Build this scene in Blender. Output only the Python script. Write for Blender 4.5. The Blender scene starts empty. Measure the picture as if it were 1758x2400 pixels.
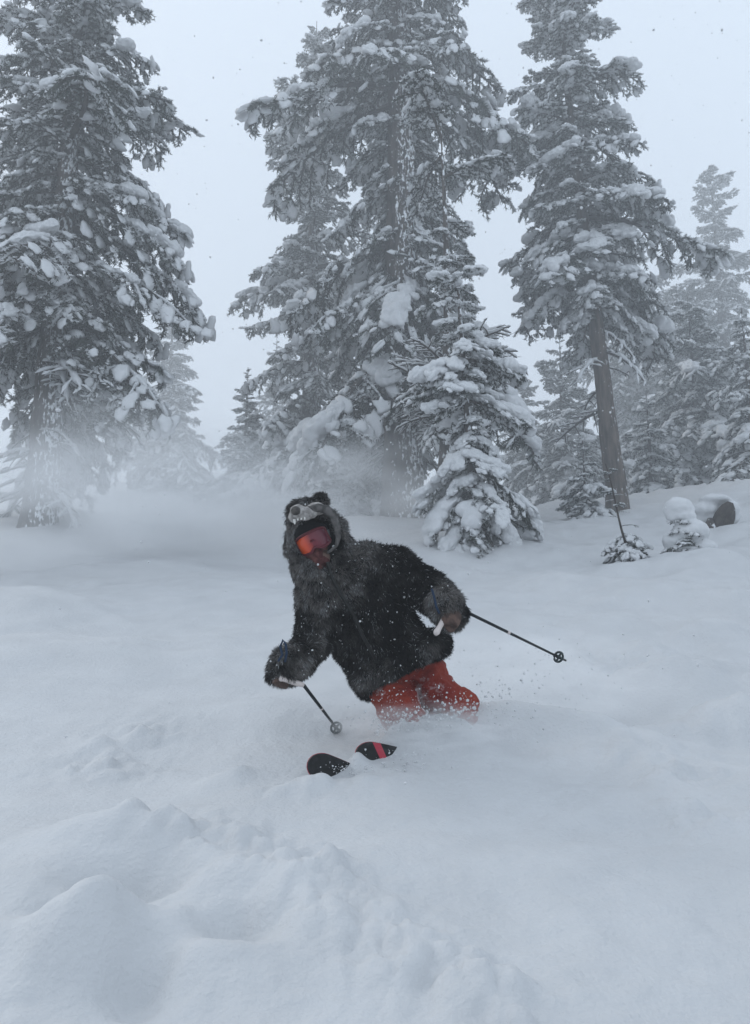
import bpy, bmesh, math, random
import numpy as np
from mathutils import Vector, Matrix, Quaternion

# ------------------------------------------------------------------ camera, sky, sun, exposure
SC = bpy.context.scene
COL = SC.collection
PITCH, SLOPE, FOV = math.radians(12), math.radians(15), math.radians(60)
TS = math.tan(SLOPE)
CAM = Vector((0.0, 0.0, 1.56))
FPX = 1200 / math.tan(FOV / 2)            # focal length in photograph pixels (1758 x 2400)

cam_data = bpy.data.cameras.new('camera')
cam_data.sensor_fit = 'VERTICAL'
cam_data.angle = FOV
cam_data.clip_start, cam_data.clip_end = 0.05, 500
cam = bpy.data.objects.new('camera', cam_data)
COL.objects.link(cam)
cam.location = CAM
cam.rotation_euler = (math.radians(90) + PITCH, 0, 0)
SC.camera = cam

SUN_EL, SUN_ROT = math.radians(38), math.radians(-50)
world = bpy.data.worlds.new('World')
SC.world = world
world.use_nodes = True
nt = world.node_tree
nt.nodes.clear()
w_out = nt.nodes.new('ShaderNodeOutputWorld')
sky = nt.nodes.new('ShaderNodeTexSky')
sky.sky_type = 'NISHITA'
sky.sun_disc = False
sky.sun_elevation = SUN_EL
sky.sun_rotation = SUN_ROT
sky.air_density, sky.dust_density, sky.ozone_density = 1.0, 4.0, 1.5
bg_sky = nt.nodes.new('ShaderNodeBackground')
bg_sky.inputs['Strength'].default_value = 0.08
nt.links.new(sky.outputs[0], bg_sky.inputs['Color'])
# the closed cloud deck: standard overcast sky, three times brighter overhead than at the horizon, softened
geo = nt.nodes.new('ShaderNodeTexCoord')
sep = nt.nodes.new('ShaderNodeSeparateXYZ')
nt.links.new(geo.outputs['Generated'], sep.inputs[0])
mr = nt.nodes.new('ShaderNodeMapRange')
mr.inputs['From Min'].default_value, mr.inputs['From Max'].default_value = 0.0, 1.0
mr.inputs['To Min'].default_value, mr.inputs['To Max'].default_value = 0.95, 1.08
nt.links.new(sep.outputs['Z'], mr.inputs['Value'])
bg_cloud = nt.nodes.new('ShaderNodeBackground')
bg_cloud.inputs['Color'].default_value = (0.755, 0.866, 1.0, 1)
mul = nt.nodes.new('ShaderNodeMath'); mul.operation = 'MULTIPLY'
mul.inputs[1].default_value = 1.09
nt.links.new(mr.outputs[0], mul.inputs[0])
nt.links.new(mul.outputs[0], bg_cloud.inputs['Strength'])
mixw = nt.nodes.new('ShaderNodeMixShader')
mixw.inputs[0].default_value = 0.9
nt.links.new(bg_sky.outputs[0], mixw.inputs[1])
nt.links.new(bg_cloud.outputs[0], mixw.inputs[2])
nt.links.new(mixw.outputs[0], w_out.inputs['Surface'])

sun_data = bpy.data.lights.new('sun', 'SUN')
sun_data.energy, sun_data.angle, sun_data.color = 1.2, math.radians(35), (1.0, 0.97, 0.93)
sun = bpy.data.objects.new('sun', sun_data)
COL.objects.link(sun)
sd = Vector((math.sin(SUN_ROT) * math.cos(SUN_EL), math.cos(SUN_ROT) * math.cos(SUN_EL), math.sin(SUN_EL)))
sun.rotation_euler = sd.to_track_quat('Z', 'Y').to_euler()
sun.location = (0, 0, 60)

SC.view_settings.view_transform = 'Standard'
SC.view_settings.look = 'None'
SC.view_settings.exposure = 0.0
SC.view_settings.gamma = 1.0
SC.view_settings.use_curve_mapping = False
SC.render.engine = 'CYCLES'
cy = SC.cycles
cy.use_denoising = True
cy.max_bounces, cy.diffuse_bounces, cy.glossy_bounces = 4, 2, 1
cy.transmission_bounces, cy.volume_bounces, cy.transparent_max_bounces = 2, 3, 8
cy.volume_step_rate = 1.5
cy.volume_max_steps = 64

HAZE_DENSITY = 0.006

# ------------------------------------------------------------------ helpers
def at(px, py, d):
    """World point seen at photograph pixel (px, py) at depth d metres along the optical axis."""
    x = (px - 879) / FPX * d
    u = (1200 - py) / FPX * d
    return Vector((CAM.x + x, CAM.y + d * math.cos(PITCH) - u * math.sin(PITCH), CAM.z + d * math.sin(PITCH) + u * math.cos(PITCH)))

def gpt(px, py):
    """Point of the even snow slope under photograph pixel (px, py)."""
    a, b = CAM, at(px, py, 1.0)
    v = b - a
    t = (a.y * TS - a.z) / (v.z - TS * v.y)
    return a + v * t

def tag(o, label=None, cat=None, group=None, kind=None):
    if label: o['label'] = label
    if cat: o['category'] = cat
    if group: o['group'] = group
    if kind: o['kind'] = kind
    return o

def obj(name, me, mat=None, parent=None):
    o = bpy.data.objects.new(name, me)
    COL.objects.link(o)
    if mat is not None:
        for m in (mat if isinstance(mat, (list, tuple)) else [mat]):
            me.materials.append(m)
    if parent is not None:
        o.parent = parent
    return o

def empty(name, loc=(0, 0, 0)):
    o = bpy.data.objects.new(name, None)
    COL.objects.link(o)
    o.location = loc
    o.empty_display_size = 0.2
    return o

def mesh_np(name, verts, faces, smooth=False, mats=None):
    """faces: list of int arrays (n,k) with constant k each"""
    me = bpy.data.meshes.new(name)
    verts = np.asarray(verts, dtype=np.float32)
    fl = [np.asarray(f, dtype=np.int32) for f in (faces if isinstance(faces, list) else [faces]) if len(f)]
    nl = sum(f.size for f in fl); nf = sum(len(f) for f in fl)
    me.vertices.add(len(verts)); me.vertices.foreach_set('co', verts.ravel())
    me.loops.add(nl); me.loops.foreach_set('vertex_index', np.concatenate([f.ravel() for f in fl]))
    starts, tot = [], 0
    for f in fl:
        starts.append(tot + np.arange(len(f)) * f.shape[1]); tot += f.size
    me.polygons.add(nf)
    me.polygons.foreach_set('loop_start', np.concatenate(starts).astype(np.int32))
    if mats is not None:
        me.polygons.foreach_set('material_index', np.asarray(mats, dtype=np.int32))
    me.polygons.foreach_set('use_smooth', np.full(nf, smooth))
    me.update(calc_edges=True)
    me.validate()
    return me

def _hash(ix, iy, iz, seed):
    h = (ix.astype(np.int64) * 374761393 + iy.astype(np.int64) * 668265263 + iz.astype(np.int64) * 2147483647 + seed * 974634777) & 0xFFFFFFFF
    h = ((h ^ (h >> 13)) * 1274126177) & 0xFFFFFFFF
    h = ((h ^ (h >> 16)) * 2246822519) & 0xFFFFFFFF
    return ((h ^ (h >> 15)) & 0xFFFFFF) / float(0xFFFFFF)

def vnoise(x, y, z=None, seed=0):
    x = np.asarray(x, float); y = np.asarray(y, float)
    z = np.zeros_like(x) if z is None else np.asarray(z, float)
    ix, iy, iz = np.floor(x), np.floor(y), np.floor(z)
    fx, fy, fz = x - ix, y - iy, z - iz
    fx, fy, fz = [f * f * f * (f * (f * 6 - 15) + 10) for f in (fx, fy, fz)]
    ix, iy, iz = ix.astype(int), iy.astype(int), iz.astype(int)
    r = 0
    for dx in (0, 1):
        for dy in (0, 1):
            for dz in (0, 1):
                w = (fx if dx else 1 - fx) * (fy if dy else 1 - fy) * (fz if dz else 1 - fz)
                r = r + w * _hash(ix + dx, iy + dy, iz + dz, seed)
    return r * 2 - 1

def fbm(x, y, z=None, seed=0, oct=4):
    r, a, s = 0, 1.0, 1.0
    for i in range(oct):
        r = r + a * vnoise(x * s + 17.3 * i, y * s - 9.1 * i, None if z is None else z * s + 5.7 * i, seed + i)
        a *= 0.5; s *= 2.03
    return r

def tube(pts, rads, n=8, caps=True):
    """verts, quads of a tube through pts"""
    pts = [Vector(p) for p in pts]
    V, F = [], []
    up = Vector((0.013, 0.21, 1)).normalized()
    for i, p in enumerate(pts):
        t = (pts[min(i + 1, len(pts) - 1)] - pts[max(i - 1, 0)]).normalized()
        u = t.cross(up)
        if u.length < 0.1: u = t.cross(Vector((1, 0, 0)))
        u.normalize(); w = t.cross(u)
        up = w.cross(t) if False else up
        for k in range(n):
            a = 2 * math.pi * k / n
            V.append(p + (u * math.cos(a) + w * math.sin(a)) * rads[i])
    for i in range(len(pts) - 1):
        for k in range(n):
            F.append((i * n + k, i * n + (k + 1) % n, (i + 1) * n + (k + 1) % n, (i + 1) * n + k))
    T = []
    if caps:
        c0 = len(V); V.append(pts[0]); V.append(pts[-1])
        m = (len(pts) - 1) * n
        for k in range(n):
            T.append((c0, (k + 1) % n, k)); T.append((c0 + 1, m + k, m + (k + 1) % n))
    return V, F, T

def tube_obj(name, pts, rads, mat, parent=None, n=8):
    V, F, T = tube(pts, rads, n)
    return obj(name, mesh_np(name, [tuple(v) for v in V], [np.array(F), np.array(T)], True), mat, parent)

_ICO = {}
def ico(sub):
    if sub not in _ICO:
        bm = bmesh.new(); bmesh.ops.create_icosphere(bm, subdivisions=sub, radius=1.0)
        bm.verts.ensure_lookup_table()
        _ICO[sub] = (np.array([v.co[:] for v in bm.verts]), np.array([[v.index for v in f.verts] for f in bm.faces]))
        bm.free()
    return _ICO[sub]

def blob_union(name, balls, voxel, smooth=6, sub=2, noise=0.0, nscale=8.0, seed=0, adapt=0.0):
    """balls: (centre, radii (3), optional 3x3 rotation). One continuous remeshed surface."""
    v0, f0 = ico(sub)
    V, F, n = [], [], 0
    for b in balls:
        c, r = np.array(b[0]), b[1]
        r = np.array(r if hasattr(r, '__len__') else (r, r, r))
        p = v0 * r
        if len(b) > 2 and b[2] is not None: p = p @ np.array(b[2]).T
        V.append(p + c); F.append(f0 + n); n += len(v0)
    me = mesh_np(name + '_raw', np.concatenate(V), [np.concatenate(F)], True)
    o = bpy.data.objects.new('tmp', me); COL.objects.link(o)
    m = o.modifiers.new('r', 'REMESH'); m.mode = 'VOXEL'; m.voxel_size = voxel; m.use_smooth_shade = True
    if smooth:
        s = o.modifiers.new('s', 'SMOOTH'); s.factor = 0.5; s.iterations = smooth
    dg = bpy.context.evaluated_depsgraph_get()
    out = bpy.data.meshes.new_from_object(o.evaluated_get(dg))
    out.name = name
    bpy.data.objects.remove(o); bpy.data.meshes.remove(me)
    if noise:
        co = np.empty(len(out.vertices) * 3, np.float32); out.vertices.foreach_get('co', co); co = co.reshape(-1, 3)
        nn = np.empty(len(out.vertices) * 3, np.float32); out.vertices.foreach_get('normal', nn); nn = nn.reshape(-1, 3)
        d = fbm(co[:, 0] * nscale, co[:, 1] * nscale, co[:, 2] * nscale, seed, 3) * noise
        out.vertices.foreach_set('co', (co + nn * d[:, None]).ravel().astype(np.float32))
    out.polygons.foreach_set('use_smooth', np.ones(len(out.polygons), bool))
    out.update()
    return out

def chain(pts, rads, step=0.35):
    """spheres along a polyline for blob_union"""
    out = []
    for i in range(len(pts) - 1):
        a, b = Vector(pts[i]), Vector(pts[i + 1])
        n = max(1, int((b - a).length / (min(rads[i], rads[i + 1]) * step)))
        for k in range(n + 1):
            t = k / n
            out.append((tuple(a.lerp(b, t)), rads[i] * (1 - t) + rads[i + 1] * t))
    return out

# ------------------------------------------------------------------ materials
def material(name, col, rough=0.7, spec=0.3, build=None, **kw):
    m = bpy.data.materials.new(name); m.use_nodes = True
    n = m.node_tree; b = n.nodes['Principled BSDF']
    b.inputs['Base Color'].default_value = (*col, 1)
    b.inputs['Roughness'].default_value = rough
    b.inputs['Specular IOR Level'].default_value = spec
    for k, v in kw.items(): b.inputs[k.replace('_', ' ')].default_value = v
    if build: build(n, b)
    return m

def nnode(n, t, **kw):
    x = n.nodes.new(t)
    for k, v in kw.items():
        if k in x.inputs: x.inputs[k].default_value = v
        else: setattr(x, k, v)
    return x

def noise_mix(n, b, c1, c2, scale, lo=0.4, hi=0.6, detail=4, coord='Object', bump=0.0, bscale=None, bdist=0.01, dims=None):
    tc = nnode(n, 'ShaderNodeTexCoord')
    nz = nnode(n, 'ShaderNodeTexNoise', Scale=scale, Detail=detail)
    src = tc.outputs[coord]
    if dims:
        mp = nnode(n, 'ShaderNodeMapping'); mp.inputs['Scale'].default_value = dims
        n.links.new(src, mp.inputs[0]); src = mp.outputs[0]
    n.links.new(src, nz.inputs['Vector'])
    cr = nnode(n, 'ShaderNodeValToRGB')
    cr.color_ramp.elements[0].position, cr.color_ramp.elements[1].position = lo, hi
    cr.color_ramp.elements[0].color, cr.color_ramp.elements[1].color = (*c1, 1), (*c2, 1)
    n.links.new(nz.outputs['Fac'], cr.inputs[0]); n.links.new(cr.outputs[0], b.inputs['Base Color'])
    if bump:
        nb = nnode(n, 'ShaderNodeTexNoise', Scale=bscale or scale, Detail=5)
        n.links.new(src, nb.inputs['Vector'])
        bp = nnode(n, 'ShaderNodeBump', Strength=bump, Distance=bdist)
        n.links.new(nb.outputs['Fac'], bp.inputs['Height']); n.links.new(bp.outputs[0], b.inputs['Normal'])
    return cr

def rgb_attr(n, b, name):
    a = nnode(n, 'ShaderNodeAttribute', attribute_name=name)
    n.links.new(a.outputs['Color'], b.inputs['Base Color'])

M = {}
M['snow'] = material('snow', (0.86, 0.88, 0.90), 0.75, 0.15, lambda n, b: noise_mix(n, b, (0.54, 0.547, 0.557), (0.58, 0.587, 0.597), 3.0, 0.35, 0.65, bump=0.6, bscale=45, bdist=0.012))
M['tree_snow'] = material('tree_snow', (0.86, 0.88, 0.90), 0.8, 0.1, lambda n, b: noise_mix(n, b, (0.60, 0.61, 0.62), (0.66, 0.665, 0.675), 6.0, 0.35, 0.65, bump=0.5, bscale=30, bdist=0.01))
def _needles(n, b):
    cr = noise_mix(n, b, (0.026, 0.036, 0.030), (0.050, 0.062, 0.046), 5.0, 0.3, 0.7)
    oi = nnode(n, 'ShaderNodeObjectInfo')
    hs = nnode(n, 'ShaderNodeHueSaturation')
    mr = nnode(n, 'ShaderNodeMapRange'); mr.inputs['To Min'].default_value = 0.7; mr.inputs['To Max'].default_value = 1.35
    n.links.new(oi.outputs['Random'], mr.inputs['Value']); n.links.new(mr.outputs[0], hs.inputs['Value'])
    n.links.new(cr.outputs[0], hs.inputs['Color']); n.links.new(hs.outputs[0], b.inputs['Base Color'])
M['needles'] = material('needles', (0.04, 0.05, 0.04), 0.65, 0.25, _needles)
M['twig'] = material('twig_wood', (0.05, 0.043, 0.038), 0.9, 0.1, lambda n, b: noise_mix(n, b, (0.035, 0.03, 0.027), (0.07, 0.06, 0.052), 12.0))

def bark_mat(name, c1, c2, snow_lo, snow_hi, side=(0.6, -0.4, 0.0)):
    def build(n, b):
        tc = nnode(n, 'ShaderNodeTexCoord')
        mp = nnode(n, 'ShaderNodeMapping'); mp.inputs['Scale'].default_value = (1, 1, 0.18)
        n.links.new(tc.outputs['Object'], mp.inputs[0])
        nz = nnode(n, 'ShaderNodeTexNoise', Scale=14.0, Detail=6)
        n.links.new(mp.outputs[0], nz.inputs['Vector'])
        cr = nnode(n, 'ShaderNodeValToRGB')
        cr.color_ramp.elements[0].position, cr.color_ramp.elements[1].position = 0.35, 0.68
        cr.color_ramp.elements[0].color, cr.color_ramp.elements[1].color = (*c1, 1), (*c2, 1)
        n.links.new(nz.outputs['Fac'], cr.inputs[0])
        # wind-plastered snow caught in the bark on the weather side
        mp2 = nnode(n, 'ShaderNodeMapping'); mp2.inputs['Scale'].default_value = (1, 1, 0.45)
        n.links.new(tc.outputs['Object'], mp2.inputs[0])
        n2 = nnode(n, 'ShaderNodeTexNoise', Scale=17.0, Detail=5, Roughness=0.65)
        n.links.new(mp2.outputs[0], n2.inputs['Vector'])
        g = nnode(n, 'ShaderNodeNewGeometry')
        dp = nnode(n, 'ShaderNodeVectorMath', operation='DOT_PRODUCT')
        dp.inputs[1].default_value = side
        n.links.new(g.outputs['Normal'], dp.inputs[0])
        ma = nnode(n, 'ShaderNodeMath', operation='MULTIPLY_ADD')
        ma.inputs[1].default_value = 0.16
        n.links.new(dp.outputs['Value'], ma.inputs[0]); n.links.new(n2.outputs['Fac'], ma.inputs[2])
        sr = nnode(n, 'ShaderNodeMapRange')
        sr.inputs['From Min'].default_value, sr.inputs['From Max'].default_value = snow_lo, snow_hi
        n.links.new(ma.outputs[0], sr.inputs['Value'])
        mx = nnode(n, 'ShaderNodeMix', data_type='RGBA')
        n.links.new(sr.outputs[0], mx.inputs[0]); n.links.new(cr.outputs[0], mx.inputs[6]); mx.inputs[7].default_value = (0.84, 0.86, 0.88, 1)
        n.links.new(mx.outputs[2], b.inputs['Base Color'])
        bp = nnode(n, 'ShaderNodeBump', Strength=0.8, Distance=0.03)
        n.links.new(nz.outputs['Fac'], bp.inputs['Height']); n.links.new(bp.outputs[0], b.inputs['Normal'])
    return material(name, c2, 0.9, 0.1, build)
M['bark'] = bark_mat('bark', (0.035, 0.030, 0.028), (0.115, 0.098, 0.085), 0.60, 0.66)
M['bark_clean'] = bark_mat('bark_clean', (0.045, 0.037, 0.031), (0.135, 0.108, 0.088), 0.70, 0.76)

# ------------------------------------------------------------------ the snow slope
random.seed(5)
# (pixel x, pixel y, height m, half width along x m, half width along slope m)
BUMPS = [
    # mounds in the near left corner
    (205, 2010, .085, .22, .12), (310, 2005, .06, .08, .08), (100, 2100, .05, .26, .16), (30, 2250, .06, .22, .12),
    (180, 2290, .15, .14, .12), (260, 2250, .09, .10, .10), (430, 2230, .06, .12, .10), (520, 2120, .06, .16, .12),
    (690, 2230, .05, .14, .12), (760, 2130, .05, .13, .10), (440, 2330, .06, .14, .10), (600, 2330, .04, .2, .12),
    (300, 2110, -.16, .22, .11), (560, 2230, -.09, .15, .10), (200, 2190, -.10, .15, .07), (330, 2350, -.10, .10, .10),
    # wave thrown up over the skis and shins
    (935, 1795, .125, .09, .06), (1000, 1794, .145, .14, .08), (1085, 1788, .15, .16, .10), (1110, 1750, .10, .25, .14), (1180, 1745, .10, .30, .16), (985, 1750, .08, .18, .12),
    (838, 1828, .06, .045, .05), (840, 1745, -.05, .30, .14), (700, 1760, -.03, .4, .16), (820, 1850, -.02, .25, .08),
    # lip of the track to the side of the skier
    (1250, 1735, .11, .30, .14), (1390, 1745, .09, .30, .14), (1530, 1765, .06, .30, .16), (1330, 1660, -.20, .50, .30), (1500, 1640, -.14, .4, .3),
    # hummocks further right and behind
    (1600, 1600, .20, .40, .30), (1520, 1530, .18, .26, .28), (1720, 1700, .15, .34, .20), (1660, 1500, .16, .35, .3), (1420, 1480, .10, .3, .3), (1690, 1390, .30, .60, .8), (1740, 1440, .12, .4, .4),
    (1530, 1420, .16, .7, .5), (1350, 1400, .12, .8, .5), (1250, 1330, .12, 1.2, .8), (1480, 1380, .10, .9, .4),
    (240, 1748, .03, .05, .05), (265, 1765, .02, .05, .05), (230, 1750, .04, .14, .12), (480, 1690, .08, .6, .4), (100, 1560, .12, .8, .6), (40, 1450, .2, .8, .8), (330, 1560, .08, .9, .6),
    (520, 1850, .05, .14, .10), (560, 1840, .03, .06, .08), (1000, 2080, .03, .7, .25), (1250, 1990, -.02, .8, .1), (1460, 1960, -.025, .3, .06),
]
_B = [(gpt(px, py), h, rx, ry) for px, py, h, rx, ry in BUMPS]
# churned ridge that runs through the foreground, as segments on the slope
RIDGE = [gpt(*p) for p in ((400, 2000), (560, 2040), (700, 2110), (850, 2240), (980, 2310), (1160, 2420))]
SCUFFS = [(gpt(1600, 1700), .55, .30), (gpt(1400, 1560), .5, .5), (gpt(1680, 1960), .4, .16), (gpt(760, 1880), .35, .10), (gpt(250, 1790), .35, .20), (gpt(1520, 1800), .40, .22), (gpt(1640, 1560), .4, .4), (gpt(1600, 1850), .3, .12), (gpt(330, 1720), .3, .2)]

def seg_dist(x, y, pts):
    best = np.full(np.shape(x), 1e9)
    for a, b in zip(pts[:-1], pts[1:]):
        dx, dy = b.x - a.x, b.y - a.y
        t = np.clip(((x - a.x) * dx + (y - a.y) * dy) / (dx * dx + dy * dy), 0, 1)
        best = np.minimum(best, np.hypot(x - a.x - t * dx, y - a.y - t * dy))
    return best

def chunks(x, y, size, seed):
    """rounded broken lumps: domes around jittered cell points"""
    u, v = x / size, y / size
    iu, iv = np.floor(u).astype(int), np.floor(v).astype(int)
    best = np.zeros(np.shape(x)); z0 = np.zeros_like(iu)
    for dx in (-1, 0, 1):
        for dy in (-1, 0, 1):
            cx, cy = iu + dx, iv + dy
            px = cx + _hash(cx, cy, z0, seed); py = cy + _hash(cx, cy, z0, seed + 1)
            r = .25 + .55 * _hash(cx, cy, z0, seed + 2)
            q = 1 - ((u - px) ** 2 + (v - py) ** 2) / (r * r)
            best = np.maximum(best, np.maximum(0, q) ** .8 * r * (_hash(cx, cy, z0, seed + 3) > .3))
    return best

def ground_z(x, y):
    x = np.asarray(x, float); y = np.asarray(y, float)
    yy = np.where(y < 48, y, 48 + 40 * np.tanh((y - 48) / 40))
    z = TS * yy
    far = np.clip((y - 5) / 14, 0, 1)
    z = z + far * .55 * fbm(x / 9 + 3.1, y / 9, seed=11, oct=3)
    # bank rising to the right, among the trees
    z = z + 1.15 / (1 + np.exp(-(x - 4.6) / 1.1)) * np.exp(-((y - 17) / 6.5) ** 2)
    z = z + .065 * fbm(x / 1.7, y / 1.7, seed=21, oct=3) + (.012 + .026 / (1 + np.exp(-(x - .9) / .25)) + .012 * np.clip((y - 5) / 4, 0, 1)) * fbm(x / .5, y / .4, seed=31, oct=4)
    for c, h, rx, ry in _B:
        z = z + h * np.exp(-((x - c.x) / rx) ** 2 - ((y - c.y) / ry) ** 2)
    # lumpy broken snow
    lump = np.abs(fbm(x / .17, y / .17, seed=41, oct=3))
    lump2 = np.maximum(0, fbm(x / .10, y / .10, seed=45, oct=2))
    m = np.exp(-(seg_dist(x, y, RIDGE) / .20) ** 2)
    wx, wy = x + .008 * vnoise(x / .07, y / .07, None, 71), y + .008 * vnoise(x / .07, y / .07, None, 72)
    ck = .085 * chunks(wx, wy, .16, 81) + .055 * chunks(wx, wy, .08, 85) + .022 * chunks(wx, wy, .04, 89)
    z = z + m * (.01 + .012 * lump + .85 * ck)
    for c, rx, ry in SCUFFS:
        ms = np.exp(-((x - c.x) / rx) ** 2 - ((y - c.y) / ry) ** 2)
        z = z + ms * (.02 * lump + .7 * ck)
    near_left = 1 / (1 + np.exp((x + .15 + (y - 2.9) * .3) / .15)) * np.exp(-((y - 2.7) / .7) ** 2)
    z = z + near_left * (.010 * lump + .016 * fbm(x / .36, y / .36, seed=47, oct=2) + ck * .25 * np.clip(vnoise(x / .4, y / .4, None, 93) * 2.2, 0, 1))
    z = z + .0035 * fbm(x / .05, y / .05, seed=51, oct=2) * np.clip(1.6 - y / 6, 0.1, 1)
    return z

def build_ground():
    ys = np.concatenate([np.linspace(-9, 1.1, 24), 1.15 * (112 / 1.15) ** np.linspace(0, 1, 660)])
    s = np.linspace(-1, 1, 520); s = .35 * s + .65 * s ** 3
    hw = np.maximum(9.0, .62 * ys + 6.0)
    X = s[None, :] * hw[:, None]; Y = np.repeat(ys[:, None], len(s), 1)
    Z = ground_z(X, Y)
    V = np.stack([X, Y, Z], -1).reshape(-1, 3)
    r, c = X.shape
    i = (np.arange(r - 1)[:, None] * c + np.arange(c - 1)[None, :]).ravel()
    F = np.stack([i, i + 1, i + c + 1, i + c], 1)
    g = obj('snow_ground', mesh_np('snow_ground', V, [F], True), M['snow'])
    tag(g, 'deep blue-grey powder snow slope rising towards the trees', kind='structure')
build_ground()

def gz(x, y): return float(ground_z(np.array([x]), np.array([y]))[0])
# ------------------------------------------------------------------ conifer boughs (shared meshes, unit length along +X)
def bough_mesh(name, seed, lat_step, lat_len, sub_step, sub_len, nlen, nwid, spacing, k, droop, lat_droop, dust, bare=False, rise=0.0, upturn=0.0):
    rng = np.random.default_rng(seed)
    segs = []          # (a, b, has_needles)
    wood = []          # polylines with radii
    def poly(p0, d0, L, n, drop, wob, up=0.0):
        pts = [np.array(p0, float)]; d = np.array(d0, float); d /= np.linalg.norm(d)
        for i in range(n):
            d = d + np.array([rng.normal(0, wob), rng.normal(0, wob), rng.normal(0, wob * .6) - drop / n + (up / n if i > n * .6 else 0)])
            d /= np.linalg.norm(d)
            pts.append(pts[-1] + d * L / n)
        return pts
    main = poly((0, 0, 0), (1, 0, rise), 1.0, 14, droop, .035, upturn)
    wood.append((main, .030 if bare else .022, .006 if bare else .004))
    def along(pl, t):
        f = t * (len(pl) - 1); i = min(int(f), len(pl) - 2); u = f - i
        return pl[i] * (1 - u) + pl[i + 1] * u, pl[i + 1] - pl[i]
    lats = []
    t, side = .10 if not bare else .15, 1
    while t < .985:
        p, d = along(main, t); d = d / np.linalg.norm(d)
        env = lat_len * (np.sin(np.pi * min(1, (t * .80 + .20))) ** .6 + .12) * rng.uniform(.65, 1.15)
        ang = math.radians(rng.uniform(42, 68))
        lateral = np.array([-d[1], d[0], 0]); lateral /= np.linalg.norm(lateral) + 1e-9
        dd = d * math.cos(ang) + lateral * side * math.sin(ang) + np.array([0, 0, rng.uniform(-.15, .18)])
        pl = poly(p, dd, env, 7, lat_droop * rng.uniform(.5, 1.4), .07)
        lats.append(pl); wood.append((pl, .012 if bare else .007, .004 if bare else .002))
        u, s2 = .15, 1
        while u < .98 and sub_len > 0:
            q, e = along(pl, u); e = e / np.linalg.norm(e)
            a2 = math.radians(rng.uniform(38, 62)); l2 = np.array([-e[1], e[0], 0]); l2 /= np.linalg.norm(l2) + 1e-9
            d2 = e * math.cos(a2) + l2 * s2 * math.sin(a2) + np.array([0, 0, rng.uniform(-.35, .25)])
            sp = poly(q, d2, sub_len * rng.uniform(.5, 1.2) * (1.15 - .6 * u), 3, lat_droop * .6, .10)
            if not bare or rng.random() < .5:
                wood.append((sp, .0035, .0015))
                segs += [(sp[i], sp[i + 1]) for i in range(3)]
            u += sub_step / env * rng.uniform(.7, 1.3); s2 = -s2
        segs += [(pl[i], pl[i + 1]) for i in range(7)]
        t += lat_step * rng.uniform(.7, 1.3); side = -side
    segs += [(main[i], main[i + 1]) for i in range(4, 14)]
    V, Q, T, mQ, mT, n = [], [], [], [], [], 0
    for pl, r0, r1 in wood:
        m = len(pl)
        vv, ff, tt = tube([tuple(p) for p in pl], [r0 + (r1 - r0) * i / (m - 1) for i in range(m)], 4 if r0 < .01 else 6, False)
        V.append(np.array([tuple(v) for v in vv])); Q.append(np.array(ff) + n); mQ.append(np.zeros(len(ff))); n += len(vv)
    # thin snow lying along main stem and side twigs
    for pl, r0, r1 in wood:
        if r0 < .005: continue
        if rng.random() > (.95 if bare else (.3 if r0 > .01 else .25)): continue
        m = len(pl); vs = []
        for i, p in enumerate(pl):
            tn = pl[min(i + 1, m - 1)] - pl[max(i - 1, 0)]; w = np.array([-tn[1], tn[0], 0]); w /= np.linalg.norm(w) + 1e-9
            ww = (r0 * (1.1 if bare or r0 < .01 else .6) + (.008 if bare else .002)) * rng.uniform(.3, 1.4) * (1 if 0 < i < m - 1 else .2); hh = ww * rng.uniform(.8, 1.6)
            zb = np.array([0, 0, r0 * .35])
            vs += [p - w * ww + zb, p - w * ww * .55 + zb + [0, 0, hh * .8], p + w * ww * .55 + zb + [0, 0, hh * .85], p + w * ww + zb]
        ff = []
        for i in range(m - 1):
            for c in range(4):
                a, b = i * 4 + c, i * 4 + (c + 1) % 4
                ff.append((a, b, b + 4, a + 4))
        V.append(np.array(vs)); Q.append(np.array(ff) + n); mQ.append(np.full(len(ff), 2)); n += len(vs)
    # small lumps of snow resting on the side twigs
    lv, lf = ico(2)
    nmap = np.stack([vnoise(lv[:, 0] * 1.7 + 5 * a_, lv[:, 1] * 1.7, lv[:, 2] * 1.7, 800 + a_) for a_ in range(6)], 1)
    for pl in (lats if not bare else lats[::2]):
        for q in range(rng.integers(1, 5) if not bare else 1):
            f = rng.uniform(.1, .98); i = min(int(f * (len(pl) - 1)), len(pl) - 2); w = f * (len(pl) - 1) - i
            s = nlen * rng.uniform(.45, 1.25) if not bare else rng.uniform(.012, .03)
            tn = pl[i + 1] - pl[i]; tn = tn / np.linalg.norm(tn); l2 = np.array([-tn[1], tn[0], 0]); l2 /= np.linalg.norm(l2) + 1e-9
            off = l2 * rng.normal(0, .5 * sub_len) if not bare else 0
            vv = lv * (s * (1 + .55 * nmap[:, rng.integers(0, 6)]))[:, None]
            vv = vv[:, :1] * tn * rng.uniform(1.0, 1.9) + vv[:, 1:2] * l2 * 1.1 + vv[:, 2:] * np.array([0, 0, .6])
            V.append(vv + pl[i] * (1 - w) + pl[i + 1] * w + off + np.array([0, 0, s * .35])); T.append(lf + n); mT.append(np.full(len(lf), 2)); n += len(lv)
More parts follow.
